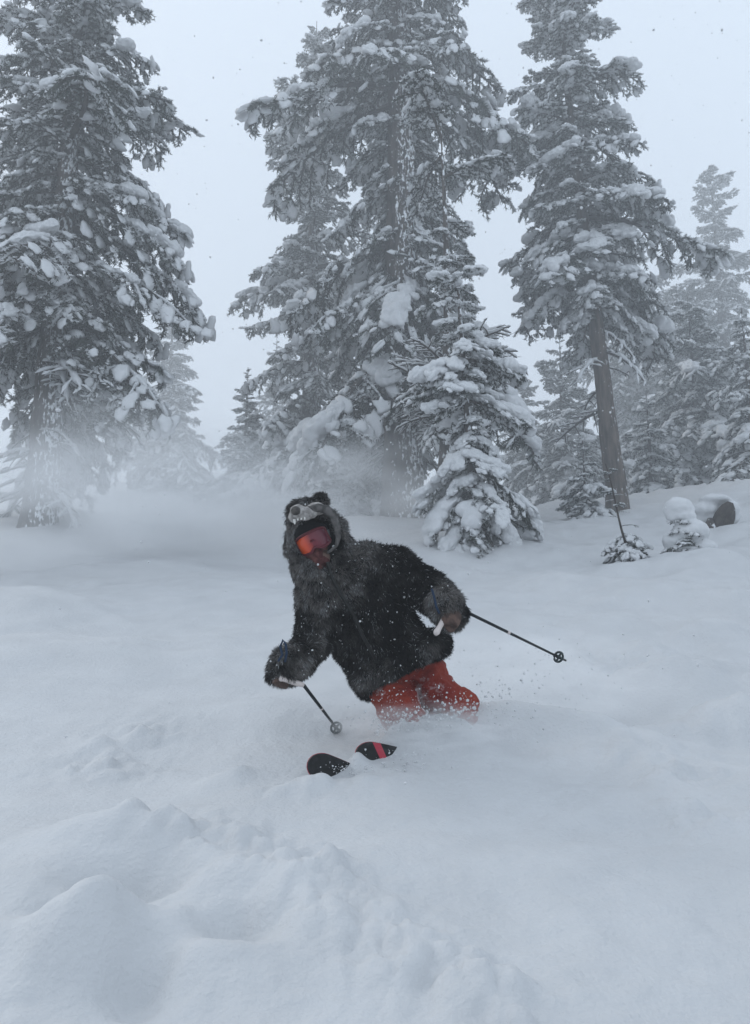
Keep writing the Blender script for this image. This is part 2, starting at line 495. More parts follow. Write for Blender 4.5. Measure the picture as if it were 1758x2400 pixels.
    if not bare:
        A = np.array([s[0] for s in segs]); B = np.array([s[1] for s in segs])
        L = np.linalg.norm(B - A, axis=1)
        cnt = np.maximum(1, (L / spacing).astype(int)) * k
        idx = np.repeat(np.arange(len(A)), cnt)
        u = rng.random(len(idx))
        P = A[idx] + (B - A)[idx] * u[:, None]
        D = (B - A)[idx] / L[idx][:, None]
        R = rng.normal(size=P.shape); R -= (R * D).sum(1)[:, None] * D; R /= np.linalg.norm(R, axis=1)[:, None]
        N = D * rng.uniform(.35, .9, len(idx))[:, None] + R * .8 + np.array([0, 0, .12]); N /= np.linalg.norm(N, axis=1)[:, None]
        W = np.cross(N, rng.normal(size=P.shape)); W /= np.linalg.norm(W, axis=1)[:, None]
        ln = nlen * rng.uniform(.6, 1.25, len(idx)); wd = nwid * rng.uniform(.7, 1.3, len(idx))
        v0 = P - W * wd[:, None] * .5; v1 = P + W * wd[:, None] * .5; v2 = P + N * ln[:, None]
        # snow caught on upward needles, in patches
        patch = fbm(P[:, 0] * 7, P[:, 1] * 7, P[:, 2] * 7, seed + 3, 2)
        snowy = (R[:, 2] > .05) & (patch + rng.normal(0, .25, len(idx)) > .55 - dust * 1.3)
        v0[snowy, 2] += nlen * .18; v1[snowy, 2] += nlen * .18
        sc = np.where(snowy, 1.9, 1.0)[:, None]
        c = (v0 + v1) / 2; v0 = c + (v0 - c) * sc; v1 = c + (v1 - c) * sc
        m = len(idx)
        V.append(np.stack([v0, v1, v2], 1).reshape(-1, 3)); T.append(np.arange(m * 3).reshape(m, 3) + n); mT.append(np.where(snowy, 2, 1)); n += m * 3
    faces = [np.concatenate(Q)] + ([np.concatenate(T)] if T else [])
    me = mesh_np(name, np.concatenate(V), faces, False, np.concatenate(mQ + mT))
    me.polygons.foreach_set('use_smooth', np.concatenate(mQ + mT) == 2)
    for k_ in ('twig', 'needles', 'tree_snow'): me.materials.append(M[k_])
    return me, main, lats

def pad_mesh(name, main, lats, seed, amount, size):
    """one connected cushion of snow lying on a stretch of the bough and spilling over its side twigs"""
    rng = np.random.default_rng(seed)
    balls = []
    def along(pl, t):
        f = t * (len(pl) - 1); i = min(int(f), len(pl) - 2); u = f - i
        return pl[i] * (1 - u) + pl[i + 1] * u
    t0 = rng.uniform(.22, .40) if amount > .5 else rng.uniform(.3, .62)
    t1 = rng.uniform(.86, 1.0) if amount > .5 else t0 + rng.uniform(.14, .26)
    ph = rng.uniform(0, 6, 3)
    def thick(t): return size * (.62 + .30 * math.sin(t * 13 + ph[0]) + .22 * math.sin(t * 29 + ph[1])) * (.45 + .55 * math.sin(math.pi * min(1, max(0, (t - t0) / (t1 - t0) * .86 + .10))))
    t = t0
    while t <= t1:
        p = along(main, t); s = max(size * .22, thick(t))
        balls.append((p + np.array([0, .02 * math.sin(t * 21 + ph[2]), s * .42]), (s * 1.15, s * rng.uniform(1.0, 1.35), s * .60)))
        t += size * .16
    for pl in lats:
        p0 = pl[0]
        if not (t0 - .02 < p0[0] / max(1e-6, main[-1][0]) < t1 + .02): continue
        if rng.random() > amount + .1: continue
        reach = rng.uniform(.2, .55); k = 0.0; s0 = size * rng.uniform(.5, .85)
        while k < reach:
            p = along(pl, k); s = s0 * (1 - .45 * k)
            balls.append((p + np.array([0, 0, s * .4]), (s * 1.1, s * 1.1, s * .6)))
            k += .08
    me = blob_union(name, balls, max(.011, size * .10), 3, 2, size * .12, .8 / size, seed)
    me.materials.append(M['tree_snow'])
    return me

CLUMP = []
def make_clumps():
    for s in range(8):
        rng = np.random.default_rng(700 + s)
        balls = [((0, 0, .1), (.85, .7, .42))]
        for i in range(7):
            r = rng.uniform(.25, .55)
            balls.append(((rng.uniform(-.75, .75), rng.uniform(-.55, .55), rng.uniform(-.12, .2)), (r, r * rng.uniform(.8, 1.1), r * rng.uniform(.55, .8))))
        me = blob_union('snow_pad', balls, .06, 2, 2, .16, 2.0, s)
        me.materials.append(M['tree_snow']); CLUMP.append(me)
make_clumps()
BOUGH = {}
def make_protos():
    spec = {
        'short': dict(lat_step=.075, lat_len=.46, sub_step=.075, sub_len=.14, nlen=.075, nwid=.020, spacing=.020, k=4, droop=.35, lat_droop=.35, dust=.36, upturn=.2),
        'mid': dict(lat_step=.056, lat_len=.38, sub_step=.048, sub_len=.105, nlen=.042, nwid=.011, spacing=.012, k=4, droop=.62, lat_droop=.6, dust=.38, rise=.12, upturn=.25),
        'long': dict(lat_step=.044, lat_len=.34, sub_step=.036, sub_len=.085, nlen=.030, nwid=.008, spacing=.0095, k=4, droop=.88, lat_droop=.95, dust=.38, rise=.18, upturn=.3),
        'bare': dict(lat_step=.10, lat_len=.34, sub_step=.09, sub_len=.12, nlen=0, nwid=0, spacing=1, k=1, droop=.65, lat_droop=.5, dust=.5, bare=True, rise=.15),
    }
    for s, (kind, kw) in enumerate(spec.items()):
        BOUGH[kind] = []
        for v in range(4 if kind != 'bare' else 3):
            me, main, lats = bough_mesh('bough_' + kind, 100 + s * 10 + v, **kw)
            sz = {'short': .17, 'mid': .14, 'long': .115, 'bare': .06}[kind]
            light = pad_mesh('snow_pad', main, lats, 300 + s * 10 + v, .3, sz * .85)
            heavy = pad_mesh('snow_pad', main, lats, 400 + s * 10 + v, .75, sz * 1.15)
            BOUGH[kind].append((me, light, heavy, main, lats))
make_protos()

def trunk_mesh(pts, rads, seg, relief, seed, flare=0.35):
    """bark-furrowed tapered trunk through pts"""
    pts = [Vector(p) for p in pts]
    n = len(pts); V = []
    ang = np.arange(seg) / seg * 2 * np.pi
    s = 0
    for i in range(n):
        if i: s += (pts[i] - pts[i - 1]).length
        r = rads[i]
        rr = r * (1 + relief * (np.abs(fbm(np.cos(ang) * 5.5, np.sin(ang) * 5.5, np.full(seg, s * .9), seed, 3)) * 1.3 - .45))
        rr = rr + r * flare * math.exp(-s / .45) * (.6 + .5 * vnoise(np.cos(ang) * 1.6, np.sin(ang) * 1.6, None, seed + 9))
        V.append(np.stack([pts[i].x + rr * np.cos(ang), pts[i].y + rr * np.sin(ang), np.full(seg, pts[i].z)], 1))
    i = (np.arange(n - 1)[:, None] * seg + np.arange(seg)[None, :])
    j = (np.arange(n - 1)[:, None] * seg + (np.arange(seg)[None, :] + 1) % seg)
    F = np.stack([i.ravel(), j.ravel(), (j + seg).ravel(), (i + seg).ravel()], 1)
    return mesh_np('trunk', np.concatenate(V), [F], True)

def conifer(name, label, xy, height, r0, cb, radius, n, seed, group='snow-laden conifers on the slope', lean=(0, 0), profile=None, heavy=.4, light=.35,
            pitch=(-28, 30), bare_below=0.0, n_bare=0, mat='bark', bend=0.0, seg=40, relief=.16, open_front=0.0, bare_pitch=(-40, -8), bare_len=(.25, .6), blunt=.0, lscale=1.0, pad=1.0, slab=.0, clumps=1.0, sink=.4, kinds=None, z0=None):
    rng = random.Random(seed)
    x0, y0 = xy
    zb = gz(x0, y0) if z0 is None else z0
    root = empty(name, (x0, y0, zb))
    tag(root, label, 'tree', group)
    def axis(h):
        t = h / height
        return Vector((lean[0] * h + bend * math.sin(math.pi * t) , lean[1] * h, h))
    N = max(14, int(height * 5))
    hs = [-sink + (height + sink) * (i / (N - 1)) for i in range(N)]
    rr = [max(.012, r0 * max(0, 1 - max(0, h) / height) ** .8 * (1 if h > 0 else 1.05)) for h in hs]
    obj('trunk', trunk_mesh([axis(h) for h in hs], rr, seg, relief, seed), M[mat], root)
    profile = profile or (lambda t: (1 - t) ** .75 * min(1, (t + .12) / .22))
    az = rng.uniform(0, 6.28)
    for i in range(n):
        t = min(.999, ((i + rng.random()) / n) ** 1.08)
        h = cb * height + (1 - cb) * height * t * .985
        az += 2.39996 + rng.uniform(-.35, .35)
        L = radius * max(profile(t), blunt) * (rng.uniform(.45, 1.1) if rng.random() < .72 else rng.uniform(1.0, 1.45)) * lscale
        L *= .72 + .62 * (vnoise([math.cos(az) * 1.3 + seed], [math.sin(az) * 1.3], [h * .55])[0] * .5 + .5) ** 1.2
        if t < .36 and -2.35 < ((az + math.pi) % (2 * math.pi)) - math.pi < -.75 and rng.random() < open_front: continue
        if L < .12: L = .12 + .1 * rng.random()
        kind = 'long' if L > 1.75 else ('mid' if L > .85 else 'short')
        if kinds: kind = kinds
        place_bough(root, axis(h), az, L, pitch[0] + (pitch[1] - pitch[0]) * t + rng.uniform(-9, 9), kind, rng, heavy * (1 - .6 * t), light, pad=pad, slab=slab, clumps=clumps)
    for i in range(n_bare):
        h = height * (bare_below + (cb - bare_below) * rng.random())
        az += 2.39996 + rng.uniform(-.5, .5)
        while -2.3 < ((az + math.pi) % (2 * math.pi)) - math.pi < -.85: az += .7
        place_bough(root, axis(h), az, radius * rng.uniform(*bare_len), rng.uniform(*bare_pitch), 'bare', rng, .2, .5)
    return root

def place_bough(root, loc, az, L, pitch_deg, kind, rng, heavy, light, roll=None, fat=1.0, pad=1.0, slab=.0, clumps=1.0):
    me, lt, hv, main, lats = rng.choice(BOUGH[kind])
    b = bpy.data.objects.new('bough', me)
    COL.objects.link(b); b.parent = root; b.location = loc
    q = Quaternion((0, 0, 1), az) @ Quaternion((0, 1, 0), -math.radians(pitch_deg)) @ Quaternion((1, 0, 0), rng.uniform(-.22, .22) if roll is None else roll)
    b.rotation_mode = 'QUATERNION'; b.rotation_quaternion = q
    b.scale = (L, L * rng.choice((-1, 1)) * rng.uniform(.85, 1.15) * fat, L * rng.uniform(.85, 1.15))
    u = rng.random()
    if u < heavy + light and u >= heavy * slab:
        # separate cushions of snow on the stem and side twigs
        big = u < heavy
        for q in range(int(clumps * rng.randint(2, 5)) if big else rng.randint(1, 3)):
            pl = main if rng.random() < .5 else rng.choice(lats)
            f = rng.uniform(.35, .97) if pl is main else rng.uniform(.15, .75)
            i = min(int(f * (len(pl) - 1)), len(pl) - 2); w = f * (len(pl) - 1) - i
            pos = pl[i] * (1 - w) + pl[i + 1] * w
            s = (rng.uniform(.07, .17) if big else rng.uniform(.045, .10)) * (1.25 if kind == 'short' else (1.0 if kind == 'mid' else .82)) * pad * (.35 if kind == 'bare' else 1)
            p = bpy.data.objects.new('snow_pad', rng.choice(CLUMP))
            COL.objects.link(p); p.parent = b
            tn = pl[i + 1] - pl[i]
            p.location = (pos[0], pos[1], pos[2] + s * .26)
            p.rotation_euler = (rng.uniform(-.25, .25), -math.atan2(tn[2], math.hypot(tn[0], tn[1])) * .6, math.atan2(tn[1], tn[0]) + rng.uniform(-.4, .4))
            p.scale = (s * rng.uniform(.9, 1.4), s, s * rng.uniform(.75, 1.15))
    elif u < heavy * slab:
        p = bpy.data.objects.new('snow_pad', hv)
        COL.objects.link(p); p.parent = b
        p.scale = (1, pad, pad)
    return b

def spot(px, d):
    """slope position at depth d (metres ahead) in the direction of photograph column px"""
    y = d; 
    # iterate so that the ground point projects to the asked column
    x = (px - 879) / FPX * d
    return (x * 1.0, d)
# ------------------------------------------------------------------ the trees
def ground_at_column(px, d):
    """x, y of the slope at camera depth d under photograph column px"""
    y = d
    for _ in range(6):
        x = (px - 879) / FPX * d
        z = gz(x, y)
        # depth along axis = y cos + (z-camz) sin
        y = (d - (z - CAM.z) * math.sin(PITCH)) / math.cos(PITCH)
    return x, y

# great tree standing at the left edge
conifer('fir_tree', 'tall dark fir at the left edge with drooping broken lower branches and blurred base', ground_at_column(92, 16.0), 14.2, .31, .25, 3.3, 124, 1,
        heavy=.5, light=.35, pitch=(-30, 32), open_front=.7, bare_below=.03, n_bare=16, lean=(0.0, 0), profile=lambda t: (1 - t) ** .55 * (.80 + .2 * math.sin(t * 17)))
# its two long drooping lower boughs reaching into the gap
_left = bpy.data.objects['fir_tree']
_r = random.Random(41)
for hgt, az, L, pt in ((3.9, .05, 2.5, -16), (3.3, -.25, 2.3, -24), (4.6, .3, 2.2, -10), (2.9, .15, 1.9, -32), (6.3, -.1, 2.7, -14), (6.9, .35, 2.5, -8)):
    place_bough(_left, Vector((0, 0, hgt)), az, L, pt, 'long', _r, .5, .4)
# great central tree
conifer('fir_tree', 'massive central fir with thick furrowed trunk running out of the top of the picture', ground_at_column(945, 19.0), 23.5, .44, .13, 3.4, 156, 2,
        heavy=.75, light=.25, clumps=1.3, open_front=.9, pitch=(-38, 30), bare_below=.05, n_bare=14, profile=lambda t: (1 - t) ** .5 * (.85 + .2 * math.sin(t * 21)))
# rear companion on its left
conifer('fir_tree', 'pale hazy fir rising behind and left of the massive central trunk', ground_at_column(725, 25.0), 15.6, .28, .05, 3.2, 115, 3, blunt=.16,
        heavy=.6, light=.30, profile=lambda t: (1 - t) ** .6 * (.9 + .12 * math.sin(t * 19)))
# right-hand tree with a long clear trunk
conifer('fir_tree', 'fir with clear leaning brown trunk and lumpy snow on its crown, right of centre', ground_at_column(1450, 19.5), 14.2, .22, .33, 2.75, 92, 4, blunt=.2, mat='bark_clean',
        heavy=1.1, light=.1, clumps=1.5, pad=1.1, lean=(-.062, 0), pitch=(-30, 34), bare_below=.12, n_bare=7, profile=lambda t: (1 - t) ** .55 * min(1, .55 + t * 2.2) * (.92 + .12 * math.sin(t * 15)))
# hazy ones behind on the right
conifer('fir_tree', 'faint grey fir in the haze just right of the leaning brown trunk', ground_at_column(1500, 40.0), 13.6, .3, .05, 4.2, 100, 5, blunt=.13,
        heavy=.35, light=.3)
conifer('fir_tree', 'hazy pointed fir at the right edge, top against open sky', ground_at_column(1735, 38.0), 16.4, .34, .12, 4.3, 110, 6, blunt=.2,
        heavy=.35, light=.3, profile=lambda t: (1 - t) ** .7 * (.9 + .14 * math.sin(t * 23)))
# bowed snowy trees under it
conifer('fir_tree', 'short bowed fir with arching snow-striped branches at the right edge', ground_at_column(1650, 25.0), 6.4, .12, .08, 2.6, 70, 7,
        heavy=1.0, light=.1, pitch=(-42, 20), profile=lambda t: (1 - t) ** .5, n_bare=10, bare_below=.1)
conifer('fir_tree', 'drooping fir buried in snow, cut off by the right edge below the hazy pointed fir', ground_at_column(1775, 21.0), 4.4, .10, .05, 1.7, 50, 8,
        heavy=.95, light=.05, pitch=(-40, 20), pad=1.25)
# hazy one in the gap on the left, and the small ones in the gap
conifer('fir_tree', 'faint grey fir half hidden behind the drooping branches of the left tree', ground_at_column(385, 47.0), 10.3, .26, .04, 3.9, 90, 9, heavy=.25, light=.3)
conifer('fir_tree', 'small pointed fir standing alone in the misty gap', ground_at_column(572, 27.0), 4.2, .10, .04, 1.35, 60, 10, heavy=.2, light=.3)
conifer('fir_tree', 'faint fir top in the mist beside the small pointed fir', ground_at_column(640, 45.0), 8.6, .24, .05, 2.9, 80, 11, heavy=.3, light=.3)
conifer('fir_tree', 'faint hazy fir seen between the massive central fir and the leaning brown trunk', ground_at_column(1235, 36.0), 5.5, .2, .05, 2.2, 60, 12, heavy=.4, light=.3)
conifer('fir_tree', 'broad grey fir in the haze filling the right edge behind the bowed trees', ground_at_column(1625, 32.0), 8.6, .24, .04, 3.0, 90, 18, heavy=.6, light=.3, blunt=.14)
conifer('fir_tree', 'hazy fir low behind the leaning brown trunk on its left side', ground_at_column(1330, 30.0), 6.2, .18, .04, 2.2, 70, 19, heavy=.8, light=.2)
# young half-bare tree in front of the central trunk
conifer('fir_tree', 'slender half-bare tree with wiry snow-lined branches against the central trunk', ground_at_column(1035, 15.2), 8.0, .12, .22, 1.5, 14, 13, bare_pitch=(-5, 42), bare_len=(.4, .95),
        heavy=.2, light=.3, n_bare=60, bare_below=.40, profile=lambda t: .6 + .2 * math.sin(t * 9), lean=(.012, 0), pitch=(-30, 10), bend=.12, relief=.1, seg=16)
# snow-smothered young fir beside the skier
conifer('fir_tree', 'young fir smothered in thick white snow pads just behind the skier', ground_at_column(1118, 13.2), 4.9, .08, .04, 1.25, 56, 14,
        heavy=1.7, light=.0, pad=1.45, slab=.15, clumps=2.0, pitch=(-48, 20), profile=lambda t: (1 - t) ** .5 * (.8 + .25 * math.sin(t * 14)), seg=14, relief=.08, lean=(-.05, 0))
conifer('fir_tree', 'low snow-covered fir at the foot of the leaning brown trunk', ground_at_column(1375, 18.5), 1.7, .05, .05, .75, 30, 15, heavy=.85, light=.15, seg=12)
conifer('fir_tree', 'small snowy fir behind the foot of the leaning brown trunk', ground_at_column(1530, 23.0), 2.8, .07, .05, 1.1, 36, 16, heavy=.75, light=.2, seg=12)
conifer('fir_tree', 'snowy thicket fir under the branches of the massive central fir', ground_at_column(800, 20.5), 3.4, .08, .05, 1.3, 44, 17, heavy=.7, light=.2, seg=12)
# saplings poking out of the snow on the right
def sapling():
    x, y = ground_at_column(1495, 11.6)
    z = gz(x, y)
    root = tag(empty('sapling', (x, y, z)), 'thin leaning bare-stemmed sapling with snow clumped on its foot', 'sapling')
    rng = random.Random(77)
    H = 1.32
    ax = [Vector((-.02 - .36 * t - .03 * math.sin(t * 5), 0, -.15 + (H + .15) * t)) for t in [i / 14 for i in range(15)]]
    V, F, T = tube(ax, [.022 * (1 - .75 * i / 14) for i in range(15)], 8)
    obj('stem', mesh_np('stem', [tuple(v) for v in V], [np.array(F), np.array(T)], True), M['twig'], root)
    for i, (t, L) in enumerate([(.10, .34), (.12, .36), (.14, .32), (.16, .36), (.18, .34), (.2, .30), (.22, .3), (.26, .3), (.3, .28), (.33, .26), (.36, .28), (.86, .10), (.9, .10), (.95, .09), (.74, .12), (.6, .12)]):
        f = t * 14; k = int(f); p = ax[k].lerp(ax[k + 1], f - k)
        low = t < .4
        place_bough(root, p, i * 2.4 + .3, L * 1.35, -25 if low else 10, 'short', rng, .75 if low else .15, .2)
    for i, (t, L, az) in enumerate([(.42, .26, .1), (.5, .16, 3.3), (.55, .2, .5), (.66, .14, 2.6), (.7, .12, 5.9)]):
        f = t * 14; k = int(f); p = ax[k].lerp(ax[k + 1], f - k)
        place_bough(root, p, az, L, 15, 'bare', rng, 0, .4)
sapling()
def capped():
    x, y = ground_at_column(1608, 11.4)
    z = gz(x, y)
    root = tag(empty('sapling', (x, y, z)), 'tiny fir buried under a rounded cap of snow right of the leaning sapling', 'sapling')
    rng = random.Random(78)
    tb = trunk_mesh([(0, 0, -.1 + i * .1) for i in range(8)], [.03 - .003 * i for i in range(8)], 10, .05, 4)
    obj('stem', tb, M['twig'], root)
    for i in range(18):
        t = i / 18
        place_bough(root, Vector((0, 0, .05 + .5 * t)), i * 2.4, .36 - .16 * t, -18, 'short', rng, .55, .3)
    cap = blob_union('snow_cap', [((-.05, 0, .60), (.20, .20, .17)), ((-.03, 0, .5), (.19, .19, .10)), ((.08, -.02, .30), (.24, .22, .16)), ((.22, 0, .10), (.20, .18, .10)), ((-.12, .06, .2), (.16, .16, .14)), ((.05, .1, .05), (.34, .3, .08))], .018, 5, 2, .012, 6, 3)
    obj('snow_cap', cap, M['tree_snow'], root)
capped()

# broken log end sticking out of the bank
def log_end():
    x, y = ground_at_column(1690, 15.0)
    z = gz(x, y)
    root = tag(empty('tree_stump', (x, y, z)), 'dark sawn stump poking out of the snow bank with a snow cap', 'stump')
    v = trunk_mesh([(0, 0, -.3 + .08 * i) for i in range(10)], [.17, .17, .17, .17, .17, .165, .16, .14, .11, .05], 48, .12, 31, .1)
    o = obj('trunk', v, M['twig'], root); o.rotation_euler = (math.radians(25), math.radians(18), 0)
    s2 = trunk_mesh([(-.20, -.05, -.3 + .07 * i) for i in range(7)], [.09, .09, .09, .085, .08, .06, .03], 20, .15, 33, .1)
    obj('broken_root', s2, M['bark'], root)
    cap = blob_union('snow_cap', [((-.05, .06, .46), (.27, .26, .10)), ((-.22, .1, .30), (.26, .2, .14)), ((.18, .12, .30), (.2, .2, .18)), ((0, .18, .2), (.45, .2, .22))], .02, 5, 2, .015, 5, 7)
    obj('snow_cap', cap, M['tree_snow'], root)
log_end()
# ------------------------------------------------------------------ the skier
def V3(p): return np.array(p[:], float)
PPM = FPX / 4.7                                   # photograph pixels per metre at the skier
def _fur(n, b):
    rgb_attr(n, b, 'fur_colour')
M['fur'] = material('fur', (0.05, 0.05, 0.05), 0.85, 0.04, _fur)
M['fur_cloth'] = material('fur_backing', (0.012, 0.012, 0.013), 0.95, 0.05, lambda n, b: noise_mix(n, b, (0.005, 0.005, 0.0055), (0.012, 0.012, 0.012), 9.0))
M['suede'] = material('grey_suede', (0.16, 0.15, 0.145), 0.9, 0.1, lambda n, b: noise_mix(n, b, (0.06, 0.057, 0.055), (0.13, 0.122, 0.118), 30.0, bump=.5, bscale=220, bdist=.004))
M['muzzle'] = material('pale_muzzle', (0.33, 0.31, 0.29), 0.9, 0.1, lambda n, b: noise_mix(n, b, (0.22, 0.205, 0.195), (0.40, 0.38, 0.36), 38.0, bump=.5, bscale=220, bdist=.004))
M['lining'] = material('black_lining', (0.010, 0.010, 0.011), 0.9, 0.1)
M['nose'] = material('bear_nose', (0.045, 0.040, 0.036), 0.5, 0.3, lambda n, b: noise_mix(n, b, (0.03, 0.027, 0.025), (0.075, 0.066, 0.058), 60.0, bump=.4, bscale=200, bdist=.003))
M['tooth'] = material('tooth', (0.72, 0.70, 0.66), 0.4, 0.4)
M['gaiter'] = material('red_brown_face_cloth', (0.16, 0.065, 0.06), 0.9, 0.1, lambda n, b: noise_mix(n, b, (0.06, 0.020, 0.020), (0.15, 0.060, 0.054), 22.0, bump=.4, bscale=60, bdist=.008))
M['skin'] = material('skin', (0.42, 0.24, 0.18), 0.6, 0.3)
def _lens(n, b):
    tc = nnode(n, 'ShaderNodeTexCoord'); sp = nnode(n, 'ShaderNodeSeparateXYZ')
    n.links.new(tc.outputs['UV'], sp.inputs[0])
    cr = nnode(n, 'ShaderNodeValToRGB'); e = cr.color_ramp.elements
    e[0].position, e[0].color = 0.0, (0.75, 0.11, 0.03, 1)
    e[1].position, e[1].color = 1.0, (0.075, 0.008, 0.022, 1)
    x = cr.color_ramp.elements.new(0.30); x.color = (0.60, 0.07, 0.025, 1)
    x = cr.color_ramp.elements.new(0.50); x.color = (0.15, 0.012, 0.025, 1)
    n.links.new(sp.outputs['X'], cr.inputs[0]); n.links.new(cr.outputs[0], b.inputs['Base Color'])
M['lens'] = material('goggle_lens', (0.5, 0.08, 0.03), 0.22, 0.5, _lens)
M['goggle_frame'] = material('goggle_frame', (0.10, 0.012, 0.02), 0.5, 0.3)
M['strap'] = material('goggle_strap', (0.10, 0.12, 0.12), 0.8, 0.2)
def _trouser(n, b):
    cr = noise_mix(n, b, (0.17, 0.012, 0.010), (0.29, 0.038, 0.015), 4.0, .3, .7, bump=1.0, bscale=20, bdist=.03)
    tc = nnode(n, 'ShaderNodeTexCoord')
    nz = nnode(n, 'ShaderNodeTexNoise', Scale=6.0, Detail=7, Roughness=.7); n.links.new(tc.outputs['Object'], nz.inputs['Vector'])
    sr = nnode(n, 'ShaderNodeMapRange'); sr.inputs['From Min'].default_value, sr.inputs['From Max'].default_value = .57, .68
    n.links.new(nz.outputs['Fac'], sr.inputs['Value'])
    mx = nnode(n, 'ShaderNodeMix', data_type='RGBA'); mx.inputs[7].default_value = (.62, .56, .57, 1)
    sc = nnode(n, 'ShaderNodeMath', operation='MULTIPLY'); sc.inputs[1].default_value = .75
    n.links.new(sr.outputs[0], sc.inputs[0]); n.links.new(sc.outputs[0], mx.inputs[0])
    n.links.new(cr.outputs[0], mx.inputs[6]); n.links.new(mx.outputs[2], b.inputs['Base Color'])
M['trouser'] = material('red_trouser_cloth', (0.38, 0.04, 0.02), 0.75, 0.2, _trouser)
M['glove'] = material('brown_glove', (0.075, 0.045, 0.035), 0.7, 0.2, lambda n, b: noise_mix(n, b, (0.05, 0.03, 0.024), (0.12, 0.075, 0.06), 30.0))
M['boot'] = material('ski_boot_shell', (0.03, 0.03, 0.032), 0.4, 0.4)
M['grip'] = material('pale_pole_grip', (0.62, 0.55, 0.52), 0.6, 0.3)
M['shaft'] = material('dark_pole_shaft', (0.006, 0.010, 0.013), 0.4, 0.25)
M['strap_blue'] = material('blue_wrist_strap', (0.012, 0.030, 0.065), 0.7, 0.2)
M['basket'] = material('pole_basket', (0.015, 0.03, 0.032), 0.5, 0.3)
M['ski'] = material('black_ski', (0.006, 0.007, 0.008), 0.45, 0.2, lambda n, b: noise_mix(n, b, (0.003, 0.0035, 0.004), (0.012, 0.012, 0.014), 40.0, .45, .62))
M['ski_red'] = material('ski_red_stripe', (0.42, 0.02, 0.045), 0.4, 0.4)
M['zip'] = material('zip', (0.008, 0.008, 0.008), 0.5, 0.3)

skier = tag(empty('person', at(1030, 1770, 4.75)), 'skier in a shaggy dark bear costume jacket and red trousers, leaning into a turn', 'person')
PI_ = skier.matrix_world.copy()
PI_ = Matrix.Translation(skier.location)
def child(name, me, mats, parent=None):
    """part of the skier; mesh is given in world coordinates"""
    par = parent or skier
    o = obj(name, me, mats, par)
    o.matrix_parent_inverse = Matrix.Translation(-Vector(skier.location)) if par is skier else Matrix.Identity(4)
    return o

cam_dir = lambda p: (CAM - Vector(p)).normalized()
# --- frame of the leaning trunk
pel, che, nek = at(930, 1565, 4.85), at(842, 1405, 4.70), at(775, 1335, 4.60)
up_t = (nek - pel).normalized()
side_t = (at(1000, 1400, 4.7) - at(900, 1455, 4.68)); side_t = (side_t - up_t * side_t.dot(up_t)).normalized()
fwd_t = cam_dir(che); fwd_t = (fwd_t - up_t * fwd_t.dot(up_t) - side_t * fwd_t.dot(side_t)).normalized()
R_t = np.array([side_t[:], fwd_t[:], up_t[:]]).T
# joints: image-left arm (a), image-right arm (b)
sh_a, el_a, wr_a, ha_a = at(748, 1385, 4.62), at(738, 1497, 4.62), at(690, 1552, 4.42), at(664, 1580, 4.34)
sh_b, el_b, wr_b, ha_b = at(925, 1330, 4.74), at(1010, 1385, 4.72), at(1045, 1418, 4.52), at(1050, 1448, 4.42)
hip_a, kn_a, an_a = at(905, 1600, 4.84), at(950, 1690, 4.58), at(1035, 1800, 4.72)
hip_b, kn_b, an_b = at(985, 1568, 4.90), at(1062, 1672, 4.74), at(1140, 1775, 4.98)
head = at(742, 1272, 4.56)

# --- body: one continuous surface from head to feet with the gripping hands
def hand_balls(ha, wr, grip_dir, sgn):
    """palm and five curled fingers around a grip running through the fist"""
    g = grip_dir.normalized(); f = (ha - wr).normalized(); f = (f - g * f.dot(g)).normalized(); s = g.cross(f).normalized() * sgn
    B = [(tuple(ha), .034), (tuple(ha + g * .022), .031), (tuple(ha - g * .022), .031)] + chain([wr, ha], [.03, .034])
    for i, (off, ln) in enumerate(((.034, .9), (.012, 1.0), (-.010, .96), (-.032, .78))):
        k0 = ha + g * off + f * .022
        k1 = k0 + (f * .030 + s * .012) * ln
        k2 = k1 + (s * .030 - f * .004) * ln
        k3 = k2 + (-f * .024 + s * .006) * ln
        B += chain([k0, k1, k2, k3], [.0105, .0100, .0095, .0085], .4)
    t0 = ha + g * .030 - f * .006 + s * .012
    B += chain([t0, t0 + g * .020 + s * .026, t0 + g * .018 + s * .040 + f * .022], [.0125, .011, .0095], .4)
    return B
gdir_a = (at(700, 1592, 4.33) - at(640, 1570, 4.30)).normalized()
gdir_b = (at(1030, 1470, 4.38) - at(1050, 1425, 4.44)).normalized()
grip_a, grip_b = at(684, 1598, 4.315), at(1036, 1462, 4.385)

body = []
body += chain([pel, at(895, 1500, 4.78), che, nek], [.13, .125, .135, .06])
body += chain([nek, at(757, 1305, 4.57)], [.058, .06]) + [(tuple(head), (.085, .085, .085)), (tuple(head + up_t * .03), .085), (tuple(at(752, 1308, 4.50)), .052), (tuple(at(741, 1288, 4.47)), .016)]
body += chain([che, sh_a], [.12, .075]) + chain([sh_a, el_a, wr_a], [.062, .048, .034])
body += chain([che, sh_b], [.12, .075]) + chain([sh_b, el_b, wr_b], [.062, .048, .034])
body += chain([pel, hip_a], [.12, .095]) + chain([hip_a, kn_a, an_a], [.088, .060, .042])
body += chain([pel, hip_b], [.12, .095]) + chain([hip_b, kn_b, an_b], [.088, .060, .042])
body += [(tuple(an_a + Vector((-.05, -.07, -.06))), (.05, .10, .04)), (tuple(an_b + Vector((-.05, -.07, -.06))), (.05, .10, .04))]
body += hand_balls(ha_a, wr_a, gdir_a, 1) + hand_balls(ha_b, wr_b, gdir_b, -1)
bme = blob_union('body', body, .0085, 2)
child('body', bme, [M['glove']])

